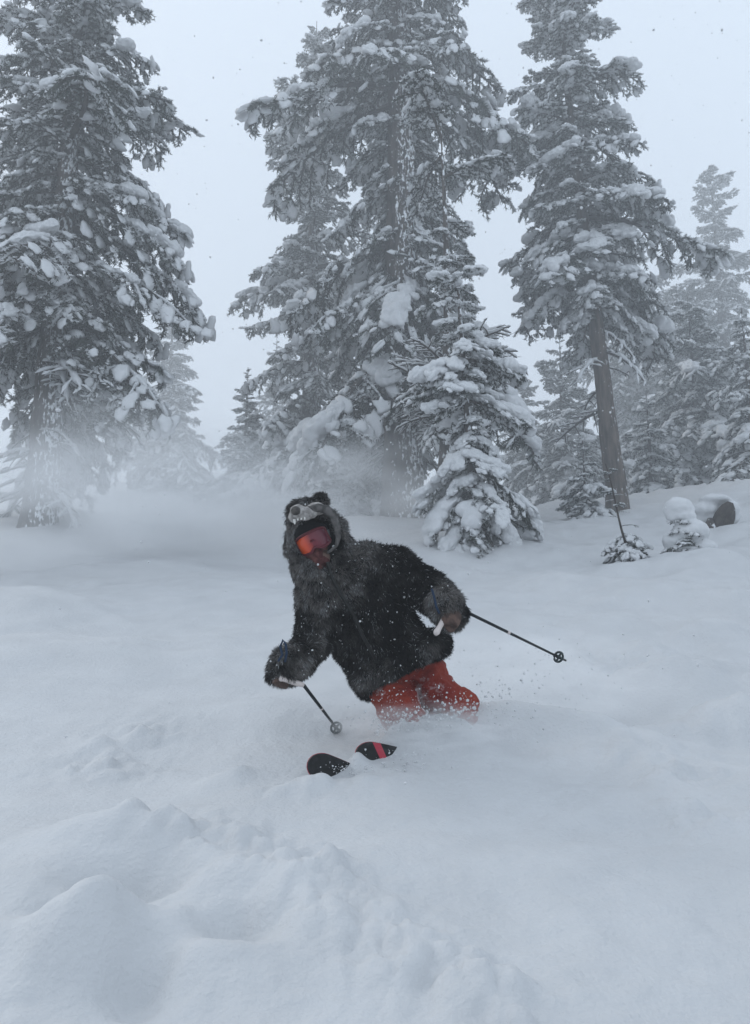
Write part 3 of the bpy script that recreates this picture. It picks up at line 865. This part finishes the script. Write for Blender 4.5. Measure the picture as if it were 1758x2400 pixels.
# --- jacket with hood
def perp(p, s, f=0): return p + side_t * s + fwd_t * f
J = []
for s in (-.085, 0, .085):
    J += chain([perp(at(805, 1372, 4.68), s * .8), perp(at(850, 1440, 4.72), s), perp(at(895, 1510, 4.78), s * .95), perp(at(914, 1534, 4.82), s * 1.15)], [.150, .160, .150, .142], .3)
J += chain([at(862, 1318, 4.68), at(800, 1350, 4.66)], [.105, .15]) 
J += chain([at(770, 1372, 4.64), sh_a, at(742, 1445, 4.63), el_a, wr_a], [.13, .115, .098, .094, .080], .3)
J += chain([at(880, 1340, 4.70), sh_b, at(975, 1365, 4.74), el_b, at(1035, 1408, 4.60)], [.14, .112, .105, .100, .088], .3)
# hem roll
J += chain([at(858, 1580, 4.68), at(928, 1552, 4.65), at(998, 1512, 4.72), at(1026, 1508, 4.84)], [.07, .060, .066, .075], .3)
J += chain([at(868, 1605, 4.80), at(856, 1580, 4.72)], [.07, .08])
# furry paw cuffs
J += [(tuple(at(672, 1560, 4.38)), .088), (tuple(at(655, 1572, 4.38)), .062), (tuple(at(690, 1548, 4.44)), .082)]
J += [(tuple(at(1043, 1418, 4.50)), .095), (tuple(at(1062, 1432, 4.50)), .066), (tuple(at(1060, 1455, 4.46)), .045)]
# hood
J += chain([at(720, 1215, 4.58), at(745, 1260, 4.62), at(768, 1310, 4.64), at(790, 1345, 4.65)], [.105, .150, .155, .15], .25)
J += [(tuple(at(712, 1275, 4.58)), .105), (tuple(at(728, 1330, 4.54)), .10), (tuple(at(745, 1350, 4.54)), .10)]
J += [(tuple(at(753, 1172, 4.57)), (.046, .028, .040)), (tuple(at(690, 1196, 4.68)), (.04, .03, .04))]
jme = blob_union('jacket', J, .013, 5, 2, .006, 9, 2)
# open the bear's mouth: cut the face cavity out of the hood
cav_c = at(735, 1272, 4.40)
cav_balls = [(tuple(at(722, 1236, 4.40)), (.075, .15, .070)), (tuple(at(752, 1228, 4.41)), (.078, .15, .065)), (tuple(at(742, 1268, 4.40)), (.088, .17, .08)), (tuple(at(748, 1303, 4.41)), (.052, .14, .06)), (tuple(at(720, 1275, 4.40)), (.06, .14, .07))]
cme = blob_union('cavity', cav_balls, .014, 4)
jo = bpy.data.objects.new('tmp_jacket', jme); co_ = bpy.data.objects.new('tmp_cavity', cme)
COL.objects.link(jo); COL.objects.link(co_)
cme.materials.append(M['lining']); jme.materials.append(M['fur_cloth'])
bmod = jo.modifiers.new('b', 'BOOLEAN'); bmod.operation = 'DIFFERENCE'; bmod.object = co_; bmod.solver = 'EXACT'; bmod.material_mode = 'TRANSFER'
dg = bpy.context.evaluated_depsgraph_get()
jme2 = bpy.data.meshes.new_from_object(jo.evaluated_get(dg)); jme2.name = 'jacket'
bpy.data.objects.remove(jo); bpy.data.objects.remove(co_)
jacket = child('jacket', jme2, [])
lining_idx = next((i for i, m in enumerate(jme2.materials) if m and m.name == 'black_lining'), -1)

def surf_samples(me, n, rng, skip_mat=-1):
    me.calc_loop_triangles()
    T = np.empty(len(me.loop_triangles) * 3, np.int32); me.loop_triangles.foreach_get('vertices', T); T = T.reshape(-1, 3)
    PIx = np.empty(len(me.loop_triangles), np.int32); me.loop_triangles.foreach_get('polygon_index', PIx)
    mi = np.empty(len(me.polygons), np.int32); me.polygons.foreach_get('material_index', mi)
    co = np.empty(len(me.vertices) * 3, np.float32); me.vertices.foreach_get('co', co); co = co.reshape(-1, 3)
    nn = np.empty(len(me.vertices) * 3, np.float32); me.vertices.foreach_get('normal', nn); nn = nn.reshape(-1, 3)
    if skip_mat >= 0: T = T[mi[PIx] != skip_mat]
    a, b, c = co[T[:, 0]], co[T[:, 1]], co[T[:, 2]]
    cr = np.cross(b - a, c - a); ar = np.linalg.norm(cr, axis=1)
    k = rng.choice(len(T), n, p=ar / ar.sum())
    u, v = rng.random(n), rng.random(n); fl = u + v > 1; u[fl], v[fl] = 1 - u[fl], 1 - v[fl]
    P = a[k] + (b - a)[k] * u[:, None] + (c - a)[k] * v[:, None]
    Nn = nn[T[k, 0]] * (1 - u - v)[:, None] + nn[T[k, 1]] * u[:, None] + nn[T[k, 2]] * v[:, None]
    Nn /= np.linalg.norm(Nn, axis=1)[:, None] + 1e-9
    return P, Nn

def sm(a, b, x): 
    t = np.clip((x - a) / (b - a), 0, 1); return t * t * (3 - 2 * t)

lipl = [at(688, 1224, 4.40), at(680, 1245, 4.43), at(682, 1275, 4.46), at(696, 1305, 4.46), at(722, 1332, 4.45), at(748, 1348, 4.44)]
V_, F_, T_ = tube(lipl, [.010, .009, .010, .018, .030, .022], 12)
ruff_me = mesh_np('chin_ruff', [tuple(v) for v in V_], [np.array(F_), np.array(T_)], True)
child('chin_ruff', ruff_me, [M['suede']])


def make_fur():
    rng = np.random.default_rng(12)
    P, N = surf_samples(jme2, 150000, rng, lining_idx)
    d_m = np.linalg.norm(P - V3(at(735, 1262, 4.40)), axis=1)
    muzz = V3(at(708, 1200, 4.40))
    keep = (np.linalg.norm((P - V3(cav_c)) / np.array([.115, .2, .15]), axis=1) > 1.0) & (np.linalg.norm(P - muzz, axis=1) > .07)
    P, N = P[keep], N[keep]
    Pr, Nr = surf_samples(ruff_me, 9000, rng)
    P, N = np.concatenate([P, Pr]), np.concatenate([N, Nr])
    # colouring of the pelt: grey-brown hood, cuffs and left breast, black back half and sleeve
    def near(px, py, d, r): return np.exp(-(np.linalg.norm(P - V3(at(px, py, d)), axis=1) / r) ** 2)
    grey = 1.0 * near(735, 1270, 4.5, .24) + .45 * near(700, 1395, 4.5, .12) + .75 * near(665, 1560, 4.35, .14) + .75 * near(1035, 1415, 4.45, .13) + .25 * near(730, 1480, 4.5, .10) + .45 * near(860, 1290, 4.58, .10) + .5 * near(870, 1600, 4.6, .12) + .25 * near(1000, 1540, 4.7, .12) + .45 * near(790, 1415, 4.5, .09) + .25 * near(800, 1490, 4.6, .07)
    patch = fbm(P[:, 0] * 11, P[:, 1] * 11, P[:, 2] * 11, 5, 4)
    g = np.clip(grey * (1.15 + 1.3 * patch) + .30 * np.maximum(0, patch - .15) * (1 - .8 * near(940, 1410, 4.6, .16)), 0, 1)
    ln = rng.uniform(.016, .040, len(P))
    small = np.linalg.norm(P - V3(at(735, 1250, 4.5)), axis=1) < .17
    ln = np.where(small, ln * .62, ln)
    ear = np.linalg.norm(P - V3(at(753, 1166, 4.57)), axis=1) < .06
    ln = np.where(ear, ln * .6, ln)
    clump = np.stack([vnoise(P[:, 0] * 24, P[:, 1] * 24, P[:, 2] * 24, s) for s in (61, 62, 63)], 1)
    D = N * .62 + np.array([.05, -.05, -.55]) + clump * .85 + rng.normal(0, .22, P.shape)
    D -= N * np.minimum(0, (D * N).sum(1) - .15)[:, None]
    D /= np.linalg.norm(D, axis=1)[:, None]
    W = np.cross(D, rng.normal(size=P.shape)); W /= np.linalg.norm(W, axis=1)[:, None]
    w = rng.uniform(.0014, .0026, len(P))[:, None]
    mid = P + D * (ln * .55)[:, None]; D2 = D + np.array([0, 0, -.35]) + rng.normal(0, .15, P.shape); D2 /= np.linalg.norm(D2, axis=1)[:, None]
    tip = mid + D2 * (ln * .5)[:, None]
    v = np.stack([P - W * w, P + W * w, mid + W * w * .8, mid - W * w * .8, tip], 1).reshape(-1, 3)
    n = len(P); b = np.arange(n) * 5
    Q = np.stack([b, b + 1, b + 2, b + 3], 1); T = np.stack([b + 3, b + 2, b + 4], 1)
    me = mesh_np('fur', v, [Q, T], False)
    base = np.array([.0035, .0035, .004]); lightc = np.array([.25, .233, .22])
    r = rng.uniform(.45, 1.35, n)
    root = base[None] * (1 - .25 * g[:, None]) + .22 * lightc[None] * g[:, None]
    tipc = (base[None] * 1.6 * (1 - g[:, None]) + lightc[None] * g[:, None]) * r[:, None]
    fp = fbm(P[:, 0] * 26, P[:, 1] * 26, P[:, 2] * 26, 77, 2)
    frost = rng.random(n) < (.012 + .5 * g * np.clip(fp * 2, 0, 1) + .05 * np.clip(fp * 2 - .5, 0, 1)); tipc[frost] = np.array([.42, .43, .44]) * rng.uniform(.6, 1.1, (frost.sum(), 1))
    c = np.ones((n, 5, 4), np.float32)
    c[:, 0:2, :3] = root[:, None]; c[:, 2:4, :3] = ((root + tipc) / 2)[:, None]; c[:, 4, :3] = tipc
    at_ = me.color_attributes.new('fur_colour', 'FLOAT_COLOR', 'POINT'); at_.data.foreach_set('color', c.ravel())
    f = child('fur', me, [M['fur']], jacket); tag(f, kind='stuff')
    # snow crumbs caught in the coat
    v0, f0 = ico(1); k = 420
    S, SN = surf_samples(jme2, k, rng, lining_idx)
    S = S + SN * rng.uniform(.012, .034, (k, 1)); rr = rng.choice([.002, .0028, .004, .006], k, p=[.45, .33, .17, .05])
    VV = (v0[None] * (rr[:, None, None] * rng.uniform(.6, 1.4, (k, 1, 3))) + S[:, None]).reshape(-1, 3)
    o = child('snow_crumbs', mesh_np('snow_crumbs', VV, [(f0[None] + (np.arange(k) * len(v0))[:, None, None]).reshape(-1, 3)], True), [M['tree_snow']], jacket); tag(o, kind='stuff')
make_fur()
# zip running down from the chin, and the loose cords at the hem
zp = [at(768, 1318, 4.44), at(776, 1350, 4.46), at(796, 1388, 4.46), at(828, 1440, 4.47), at(850, 1490, 4.53), at(880, 1545, 4.56)]
V_, F_, T_ = tube(zp, [.010] * 6, 6); child('zip', mesh_np('zip', [tuple(v) for v in V_], [np.array(F_), np.array(T_)], True), [M['zip']], jacket)
for q in ((at(790, 1500, 4.6), at(793, 1520, 4.58), at(797, 1537, 4.58)),):
    V_, F_, T_ = tube(q, [.006, .005, .005], 6); child('drawcord', mesh_np('drawcord', [tuple(v) for v in V_], [np.array(F_), np.array(T_)], True), [M['zip']], jacket)

# --- bear face on the hood: muzzle, nose, lip band, teeth, ear lining
mz = [(tuple(at(699, 1202, 4.36)), (.045, .05, .042)), (tuple(at(714, 1204, 4.38)), (.045, .05, .036)), (tuple(at(727, 1200, 4.42)), (.040, .05, .034)), (tuple(at(742, 1192, 4.46)), (.05, .05, .034)), (tuple(at(690, 1210, 4.37)), (.032, .04, .034))]
muzzle = child('muzzle', blob_union('muzzle', mz, .006, 4, 2, .002, 30, 6), [M['muzzle']])
nose = child('nose', blob_union('nose', [(tuple(at(693, 1197, 4.31)), (.026, .014, .025))], .005, 2), [M['nose']], muzzle)
for (x, y, d, l, tx) in ((690, 1219, 4.335, .022, 3), (713, 1210, 4.345, .020, 4), (698, 1217, 4.33, .007, 0), (706, 1215, 4.335, .007, 0)):
    a = at(x, y, d); b = a + Vector((tx * .001, 0, -l))
    V_, F_, T_ = tube([a + Vector((0, 0, .004)), a.lerp(b, .35), a.lerp(b, .75), b], [.0075 if l > .02 else .005, .0065 if l > .02 else .0045, .004, .001], 8)
    child('tooth', mesh_np('tooth', [tuple(v) for v in V_], [np.array(F_), np.array(T_)], True), [M['tooth']], muzzle)
lip = [at(724, 1196, 4.385), at(745, 1190, 4.41), at(765, 1194, 4.435), at(781, 1210, 4.45), at(790, 1235, 4.455), at(793, 1260, 4.455), at(788, 1280, 4.455), at(776, 1290, 4.455), at(767, 1296, 4.45)]
V_, F_, T_ = tube(lip, [.020, .022, .023, .022, .018, .013, .009, .007, .006], 12)
child('mouth_rim', mesh_np('mouth_rim', [tuple(v) for v in V_], [np.array(F_), np.array(T_)], True), [M['suede']])
# --- goggles and face cloth
hx = (at(772, 1250, 4.44) - at(705, 1284, 4.44)).normalized()
hz = cam_dir(head); hz = (hz - hx * hz.dot(hx)).normalized(); hy = hz.cross(hx).normalized()
if hy.z < 0: hy = -hy
def goggles():
    c0 = at(734, 1269, 4.485)
    nu, nv = 28, 14
    Vv, F, UV = [], [], []
    def pt(u, v, grow=1.0, off=0.0):
        a = u * 1.02 * grow
        bridge = .020 * math.exp(-(u / .22) ** 2) * (1 if v < 0 else 0)
        y = v * (.048 * grow) * (1 - .28 * abs(u) ** 3) + bridge
        r = .088 + off
        return c0 + hx * (math.sin(a) * r * 1.06) + hz * (math.cos(a) * r - .03 - .010 * v * v) + hy * y
    for j in range(nv + 1):
        for i in range(nu + 1):
            Vv.append(tuple(pt(-1 + 2 * i / nu, -1 + 2 * j / nv))); UV.append((i / nu, j / nv))
    for j in range(nv):
        for i in range(nu):
            a = j * (nu + 1) + i; F.append((a, a + 1, a + nu + 2, a + nu + 1))
    me = mesh_np('lens', Vv, [np.array(F)], True)
    uvl = me.uv_layers.new(name='UVMap'); li = np.empty(len(me.loops), np.int32); me.loops.foreach_get('vertex_index', li)
    uvl.data.foreach_set('uv', np.array(UV, np.float32)[li].ravel())
    g = child('goggles', bpy.data.meshes.new('goggles'), [M['goggle_frame']])
    ring = [pt(-1 + 2 * i / 24, 1, 1.03) for i in range(25)] + [pt(1.0, 1 - 2 * i / 8, 1.03) for i in range(1, 8)] + [pt(1 - 2 * i / 24, -1, 1.03) for i in range(25)] + [pt(-1, -1 + 2 * i / 8, 1.03) for i in range(1, 9)]
    V_, F_, T_ = tube(ring, [.0075] * len(ring), 6)
    old = g.data; g.data = mesh_np('goggle_frame', [tuple(v) for v in V_], [np.array(F_), np.array(T_)], True); g.data.materials.append(M['goggle_frame']); bpy.data.meshes.remove(old)
    child('lens', me, [M['lens']], g)
    st = [pt(1.0, 0, 1.0), pt(1.25, 0, 1.0), pt(1.55, .05, 1.0, .004)]
    Q = []; VV = []
    for i, p in enumerate(st):
        VV += [tuple(p - hy * .02), tuple(p + hy * .02)]
    me2 = mesh_np('strap', VV, [np.array([(0, 2, 3, 1), (2, 4, 5, 3)])], True); s = child('strap', me2, [M['strap']], g)
    so = s.modifiers.new('t', 'SOLIDIFY'); so.thickness = .003
goggles()
gme = blob_union('face_cloth', [(tuple(at(738, 1292, 4.475)), (.030, .03, .03)), (tuple(at(738, 1300, 4.485)), (.054, .05, .04)), (tuple(at(748, 1316, 4.49)), (.055, .05, .045)), (tuple(at(752, 1330, 4.51)), (.055, .06, .05)), (tuple(at(758, 1345, 4.53)), (.065, .07, .04)), (tuple(at(748, 1280, 4.52)), (.05, .05, .05))], .007, 4, 2, .005, 24, 3)
child('face_cloth', gme, [M['gaiter']])

cap = blob_union('cap', [(tuple(head + up_t * .055 + fwd_t * .005), (.098, .098, .085)), (tuple(head + up_t * .03 - fwd_t * .02), .098)], .01, 3)
child('cap', cap, [M['lining']])

# --- trousers and boots
T = []
T += chain([at(925, 1560, 4.84), hip_a, at(930, 1650, 4.70), kn_a, at(1000, 1752, 4.62), an_a], [.14, .130, .122, .115, .10, .085], .3)
T += chain([at(950, 1550, 4.86), hip_b, at(1018, 1612, 4.82), kn_b, at(1100, 1722, 4.86), an_b], [.14, .125, .118, .112, .10, .085], .3)
T += [(tuple(at(1085, 1650, 4.80)), .095)]
tro = child('trousers', blob_union('trousers', T, .009, 2, 2, .013, 13, 8), [M['trouser']])
for a in (an_a, an_b):
    bt = blob_union('boot', chain([a + Vector((0, 0, .10)), a, a + Vector((-.02, -.02, -.10))], [.075, .07, .065]) + chain([a + Vector((.02, .03, -.10)), a + Vector((-.12, -.14, -.11))], [.06, .05]), .012, 3)
    child('boot', bt, [M['boot']])

# ------------------------------------------------------------------ ski poles
def pole(label, g0, g1, tip, strap_pts):
    root = tag(empty('ski_pole', g1), label, 'ski pole', 'ski poles')
    inv = Matrix.Translation(-Vector(g1))
    def sub(name, pts, rads, mat, n=10, par=None):
        V_, F_, T_ = tube(pts, rads, n); o = obj(name, mesh_np(name, [tuple(v) for v in V_], [np.array(F_), np.array(T_)], True), M[mat], par or root)
        if par is None: o.matrix_parent_inverse = inv
        return o
    ax = (tip - g1).normalized()
    sub('grip', [g0, g0.lerp(g1, .06), g0.lerp(g1, .2), g0.lerp(g1, .5), g0.lerp(g1, .85), g1], [.011, .017, .0135, .0155, .0135, .010], 'grip')
    sub('shaft', [g1, g1.lerp(tip, .5), tip], [.0088, .0080, .0062], 'shaft')
    sub('collar', [g1.lerp(tip, .45), g1.lerp(tip, .47)], [.0095, .0095], 'grip')
    # basket: ring on spokes near the tip
    c = tip - ax * .075
    u = ax.cross(Vector((0, 0, 1))).normalized(); w = ax.cross(u)
    ring = [c + (u * math.cos(a) + w * math.sin(a)) * .029 for a in [2 * math.pi * i / 20 for i in range(21)]]
    bk = sub('basket', ring, [.0068] * 21, 'basket', 6)
    for i in range(4):
        a = 2 * math.pi * i / 4 + .5
        sub('spoke', [c + ax * .004, c + (u * math.cos(a) + w * math.sin(a)) * .029], [.0065, .006], 'basket', 6, bk)
    sub('hub', [c - ax * .016, c + ax * .016], [.011, .010], 'basket', 8, bk)
    sub('strap', strap_pts, [.0060] * len(strap_pts), 'strap_blue', 6)
ga0, ga1 = at(655, 1588, 4.30), at(712, 1606, 4.34)
pole('ski pole planted towards the ski tips, held by the lower hand with blue strap loop', ga0, ga1, at(796, 1716, 4.92),
     [at(652, 1550, 4.28), at(662, 1535, 4.28), at(657, 1515, 4.29), at(663, 1500, 4.29), at(670, 1510, 4.29), at(672, 1530, 4.28), at(668, 1552, 4.28)])
gb0, gb1 = at(1021, 1486, 4.34), at(1045, 1425, 4.44)
pole('ski pole trailing out sideways over open snow from the raised hand', gb0, at(1060, 1418, 4.50), at(1326, 1548, 5.15),
     [at(1012, 1380, 4.40), at(1018, 1400, 4.39), at(1022, 1420, 4.38), at(1030, 1438, 4.37)])

# ------------------------------------------------------------------ skis
def ski(label, tip, tail_dir, nrm, stripe, L=1.75, W=.066, snowy=False):
    root = tag(empty('ski', tip), label, 'ski', 'skis')
    a = tail_dir.normalized(); n = (nrm - a * nrm.dot(a)).normalized(); w = a.cross(n).normalized()
    def width(s):                                   # half width along the ski
        if s < .075: return W * math.sqrt(max(0, 1 - ((.075 - s) / .075) ** 2)) * .98 + .0005
        return W * (1 - .28 * math.sin(min(1, (s - .075) / 1.5) * math.pi))
    def rise(s): return .085 * max(0, (.30 - s) / .30) ** 2
    S = [.0, .003, .008, .016, .03, .045, .06, .08, .10, .13, .16, .2, .25, .3, .4, .6, .8, 1.0, 1.3, 1.6, L]
    def P(s, f, t): return Vector(tip) * 0 + a * s + w * (width(s) * f) + n * (t + (-rise(s)))
    def strip(name, s_list, fs, t0, t1, mat):
        Vv, F = [], []
        for s in s_list:
            for f in fs: Vv.append(tuple(P(s, f, t1)))
            for f in reversed(fs): Vv.append(tuple(P(s, f, t0)))
        k = 2 * len(fs)
        for i in range(len(s_list) - 1):
            for c in range(k): F.append((i * k + c, i * k + (c + 1) % k, (i + 1) * k + (c + 1) % k, (i + 1) * k + c))
        return obj(name, mesh_np(name, Vv, [np.array(F)], False), M[mat], root)
    strip('ski_body', S, (-1, -.6, 0, .6, 1), -.010, 0.0, 'ski')
    strip('edge', S, (-1.04, -.98), -.0115, -.008, 'ski_red'); strip('edge', S, (.98, 1.04), -.0115, -.008, 'ski_red')
    if stripe:
        # diagonal red band painted across the shovel, as a thin decal sheet
        Vv, F = [], []
        for i in range(9):
            f = -.98 + 1.96 * i / 8; s0 = .125 + .035 * f
            Vv += [tuple(P(s0 - .020, f, .0015)), tuple(P(s0 + .020, f, .0015))]
        F = [(2 * i, 2 * i + 1, 2 * i + 3, 2 * i + 2) for i in range(8)]
        obj('stripe', mesh_np('stripe', Vv, [np.array(F)], False), M['ski_red'], root)
    if snowy:
        rng = np.random.default_rng(3); v0, f0 = ico(1); k = 70; pts = []
        for i in range(k):
            s = .03 + .26 * rng.random() ** .6; f = rng.uniform(-.85, .85); pts.append(P(s, f, .001)[:])
        rr = rng.choice([.0015, .0025, .004], k, p=[.4, .4, .2])
        VV = (v0[None] * rr[:, None, None] * np.array([1, 1, .7]) + np.array(pts)[:, None]).reshape(-1, 3)
        o = obj('snow_crumbs', mesh_np('snow_crumbs', VV, [(f0[None] + (np.arange(k) * len(v0))[:, None, None]).reshape(-1, 3)], True), M['tree_snow'], root); tag(o, kind='stuff')
t1, t2 = at(751, 1788, 4.10), at(864, 1760, 4.24)
tdir = (at(1090, 1945, 4.70) - t1)
ski('black ski tip speckled with snow, the lower of the pair', t1, tdir, cam_dir(t1) + Vector((-.15, 0, .25)), False, snowy=True)
ski('black ski tip crossed by a diagonal red stripe', t2, at(1190, 1850, 4.90) - t2, cam_dir(t2) + Vector((-.15, 0, .25)), True)
# ------------------------------------------------------------------ falling snow
def falling():
    rng = np.random.default_rng(4)
    v0, f0 = ico(1)
    n = 2800
    P = np.stack([rng.uniform(-6, 6, n), rng.uniform(1.8, 15, n), np.zeros(n)], 1)
    P[:, 2] = TS * P[:, 1] + rng.uniform(.3, 9.5, n)
    r = rng.choice([.0035, .005, .008, .012], n, p=[.35, .35, .22, .08])
    V = (v0[None] * (r[:, None, None] * rng.uniform(.6, 1.3, (n, 1, 3))) + P[:, None, :]).reshape(-1, 3)
    F = (f0[None] + (np.arange(n) * len(v0))[:, None, None]).reshape(-1, 3)
    tag(obj('falling_snow', mesh_np('falling_snow', V, [F], True), M['tree_snow']), 'snowflakes drifting through the air', kind='stuff')
falling()

# ------------------------------------------------------------------ snow thrown up by the turn
def thrown():
    rng = np.random.default_rng(21)
    v0, f0 = ico(1)
    P, R = [], []
    def burst(px, py, d, sx, sy, sd, n, rmin, rmax):
        c = V3(at(px, py, d))
        q = rng.normal(size=(n, 3)) * np.array([sx, sd, sy]); P.append(c + q); R.append(rmin + (rmax - rmin) * rng.random(n) ** 3)
    burst(960, 1690, 4.42, .13, .030, .05, 420, .0015, .009)
    burst(1070, 1670, 4.50, .12, .035, .06, 320, .0015, .009)
    burst(930, 1650, 4.40, .10, .07, .05, 160, .0012, .005)
    burst(1150, 1640, 4.7, .18, .08, .12, 260, .0015, .008)
    burst(830, 1805, 4.15, .05, .02, .04, 160, .0012, .006)
    burst(940, 1790, 4.22, .07, .03, .05, 200, .0012, .007)
    burst(1250, 1600, 5.2, .35, .15, .2, 240, .0015, .007)
    P, R = np.concatenate(P), np.concatenate(R); n = len(P)
    keep = P[:, 2] > ground_z(P[:, 0], P[:, 1]) - .005; P, R = P[keep], R[keep]; n = len(P)
    V = (v0[None] * (R[:, None, None] * rng.uniform(.5, 1.4, (n, len(v0), 1))) + P[:, None]).reshape(-1, 3)
    F = (f0[None] + (np.arange(n) * len(v0))[:, None, None]).reshape(-1, 3)
    tag(obj('thrown_snow', mesh_np('thrown_snow', V, [F], True), M['tree_snow']), 'crumbs of powder snow thrown up around the legs and ski tips', kind='stuff')
thrown()

# ------------------------------------------------------------------ powder clouds and haze
def powder(name, label, c, size, density, seed, scale=1.2, rot=0.0):
    v0, f0 = ico(3)
    o = obj(name, mesh_np(name, v0, [f0], True))
    o.location = c; o.scale = size; o.rotation_euler = (0, 0, rot)
    m = bpy.data.materials.new(name); m.use_nodes = True
    n = m.node_tree; n.nodes.clear()
    out = nnode(n, 'ShaderNodeOutputMaterial')
    vol = nnode(n, 'ShaderNodeVolumePrincipled')
    vol.inputs['Color'].default_value = (0.985, 0.99, 0.995, 1)
    vol.inputs['Anisotropy'].default_value = 0.1
    tc = nnode(n, 'ShaderNodeTexCoord')
    ln = nnode(n, 'ShaderNodeVectorMath', operation='LENGTH')
    n.links.new(tc.outputs['Object'], ln.inputs[0])
    fall = nnode(n, 'ShaderNodeMapRange', interpolation_type='SMOOTHSTEP')
    fall.inputs['From Min'].default_value, fall.inputs['From Max'].default_value = 1.0, 0.15
    n.links.new(ln.outputs['Value'], fall.inputs['Value'])
    mp = nnode(n, 'ShaderNodeMapping'); mp.inputs['Location'].default_value = (seed * 3.7, seed * 1.3, 0)
    n.links.new(tc.outputs['Object'], mp.inputs[0])
    nz = nnode(n, 'ShaderNodeTexNoise', Scale=scale, Detail=3)
    n.links.new(mp.outputs[0], nz.inputs['Vector'])
    r2 = nnode(n, 'ShaderNodeMapRange')
    r2.inputs['From Min'].default_value, r2.inputs['From Max'].default_value = 0.42, 0.66
    n.links.new(nz.outputs['Fac'], r2.inputs['Value'])
    a = nnode(n, 'ShaderNodeMath', operation='MULTIPLY'); n.links.new(fall.outputs[0], a.inputs[0]); n.links.new(r2.outputs[0], a.inputs[1])
    b = nnode(n, 'ShaderNodeMath', operation='MULTIPLY'); n.links.new(a.outputs[0], b.inputs[0]); b.inputs[1].default_value = density
    n.links.new(b.outputs[0], vol.inputs['Density']); n.links.new(vol.outputs[0], out.inputs['Volume'])
    o.data.materials.append(m)
    tag(o, label, kind='stuff')
    return o
powder('powder_cloud', 'drifting powder cloud hiding the foot of the left trees', at(240, 1215, 12.5), (4.6, 3.6, 1.75), 1.1, 1, 2.2)
powder('powder_cloud', 'thin powder cloud behind the bear hood', at(720, 1215, 14.0), (3.8, 2.6, 1.55), 1.05, 2, 2.4)
powder('powder_cloud', 'wisp of powder at the foot of the snow-plastered young fir', at(1120, 1345, 12.2), (1.5, .8, .5), 1.6, 5, 2.4)
powder('powder_spray', 'powder thrown up on the far side of the skier', at(1230, 1600, 5.6), (1.2, .6, .48), 5.0, 3, 2.4)
powder('powder_spray', 'powder spray boiling around the red trousers', at(1000, 1712, 4.50), (.60, .28, .17), 16.0, 4, 3.4)

def tree_haze():
    v0, f0 = ico(4)
    o = obj('added_haze', mesh_np('added_haze', v0, [f0], True))
    o.location = (0, 36, 8); o.scale = (46, 27, 17)  # haze volume added to fade the trees while leaving the skier dark
    m = bpy.data.materials.new('added_haze'); m.use_nodes = True
    n = m.node_tree; n.nodes.clear()
    out = nnode(n, 'ShaderNodeOutputMaterial'); vol = nnode(n, 'ShaderNodeVolumePrincipled')
    vol.inputs['Color'].default_value = (0.90, 0.92, 0.94, 1); vol.inputs['Density'].default_value = .0100; vol.inputs['Anisotropy'].default_value = 0.2
    n.links.new(vol.outputs[0], out.inputs['Volume']); o.data.materials.append(m)
    tag(o, 'veil of extra haze added among the trees', kind='stuff')
tree_haze()

def haze():
    bm = bmesh.new(); bmesh.ops.create_cube(bm, size=1.0)
    me = bpy.data.meshes.new('haze'); bm.to_mesh(me); bm.free()
    o = obj('haze', me)
    lo, hi = Vector((-80, -12, -5)), Vector((80, 116, 30))
    o.location = (lo + hi) / 2; o.scale = hi - lo
    m = bpy.data.materials.new('haze'); m.use_nodes = True
    n = m.node_tree; n.nodes.clear()
    out = nnode(n, 'ShaderNodeOutputMaterial'); vol = nnode(n, 'ShaderNodeVolumePrincipled')
    vol.inputs['Color'].default_value = (0.90, 0.92, 0.94, 1)
    vol.inputs['Density'].default_value = HAZE_DENSITY
    vol.inputs['Anisotropy'].default_value = 0.2
    n.links.new(vol.outputs[0], out.inputs['Volume'])
    me.materials.append(m)
    tag(o, 'pale falling-snow haze filling the air', kind='stuff')
haze()
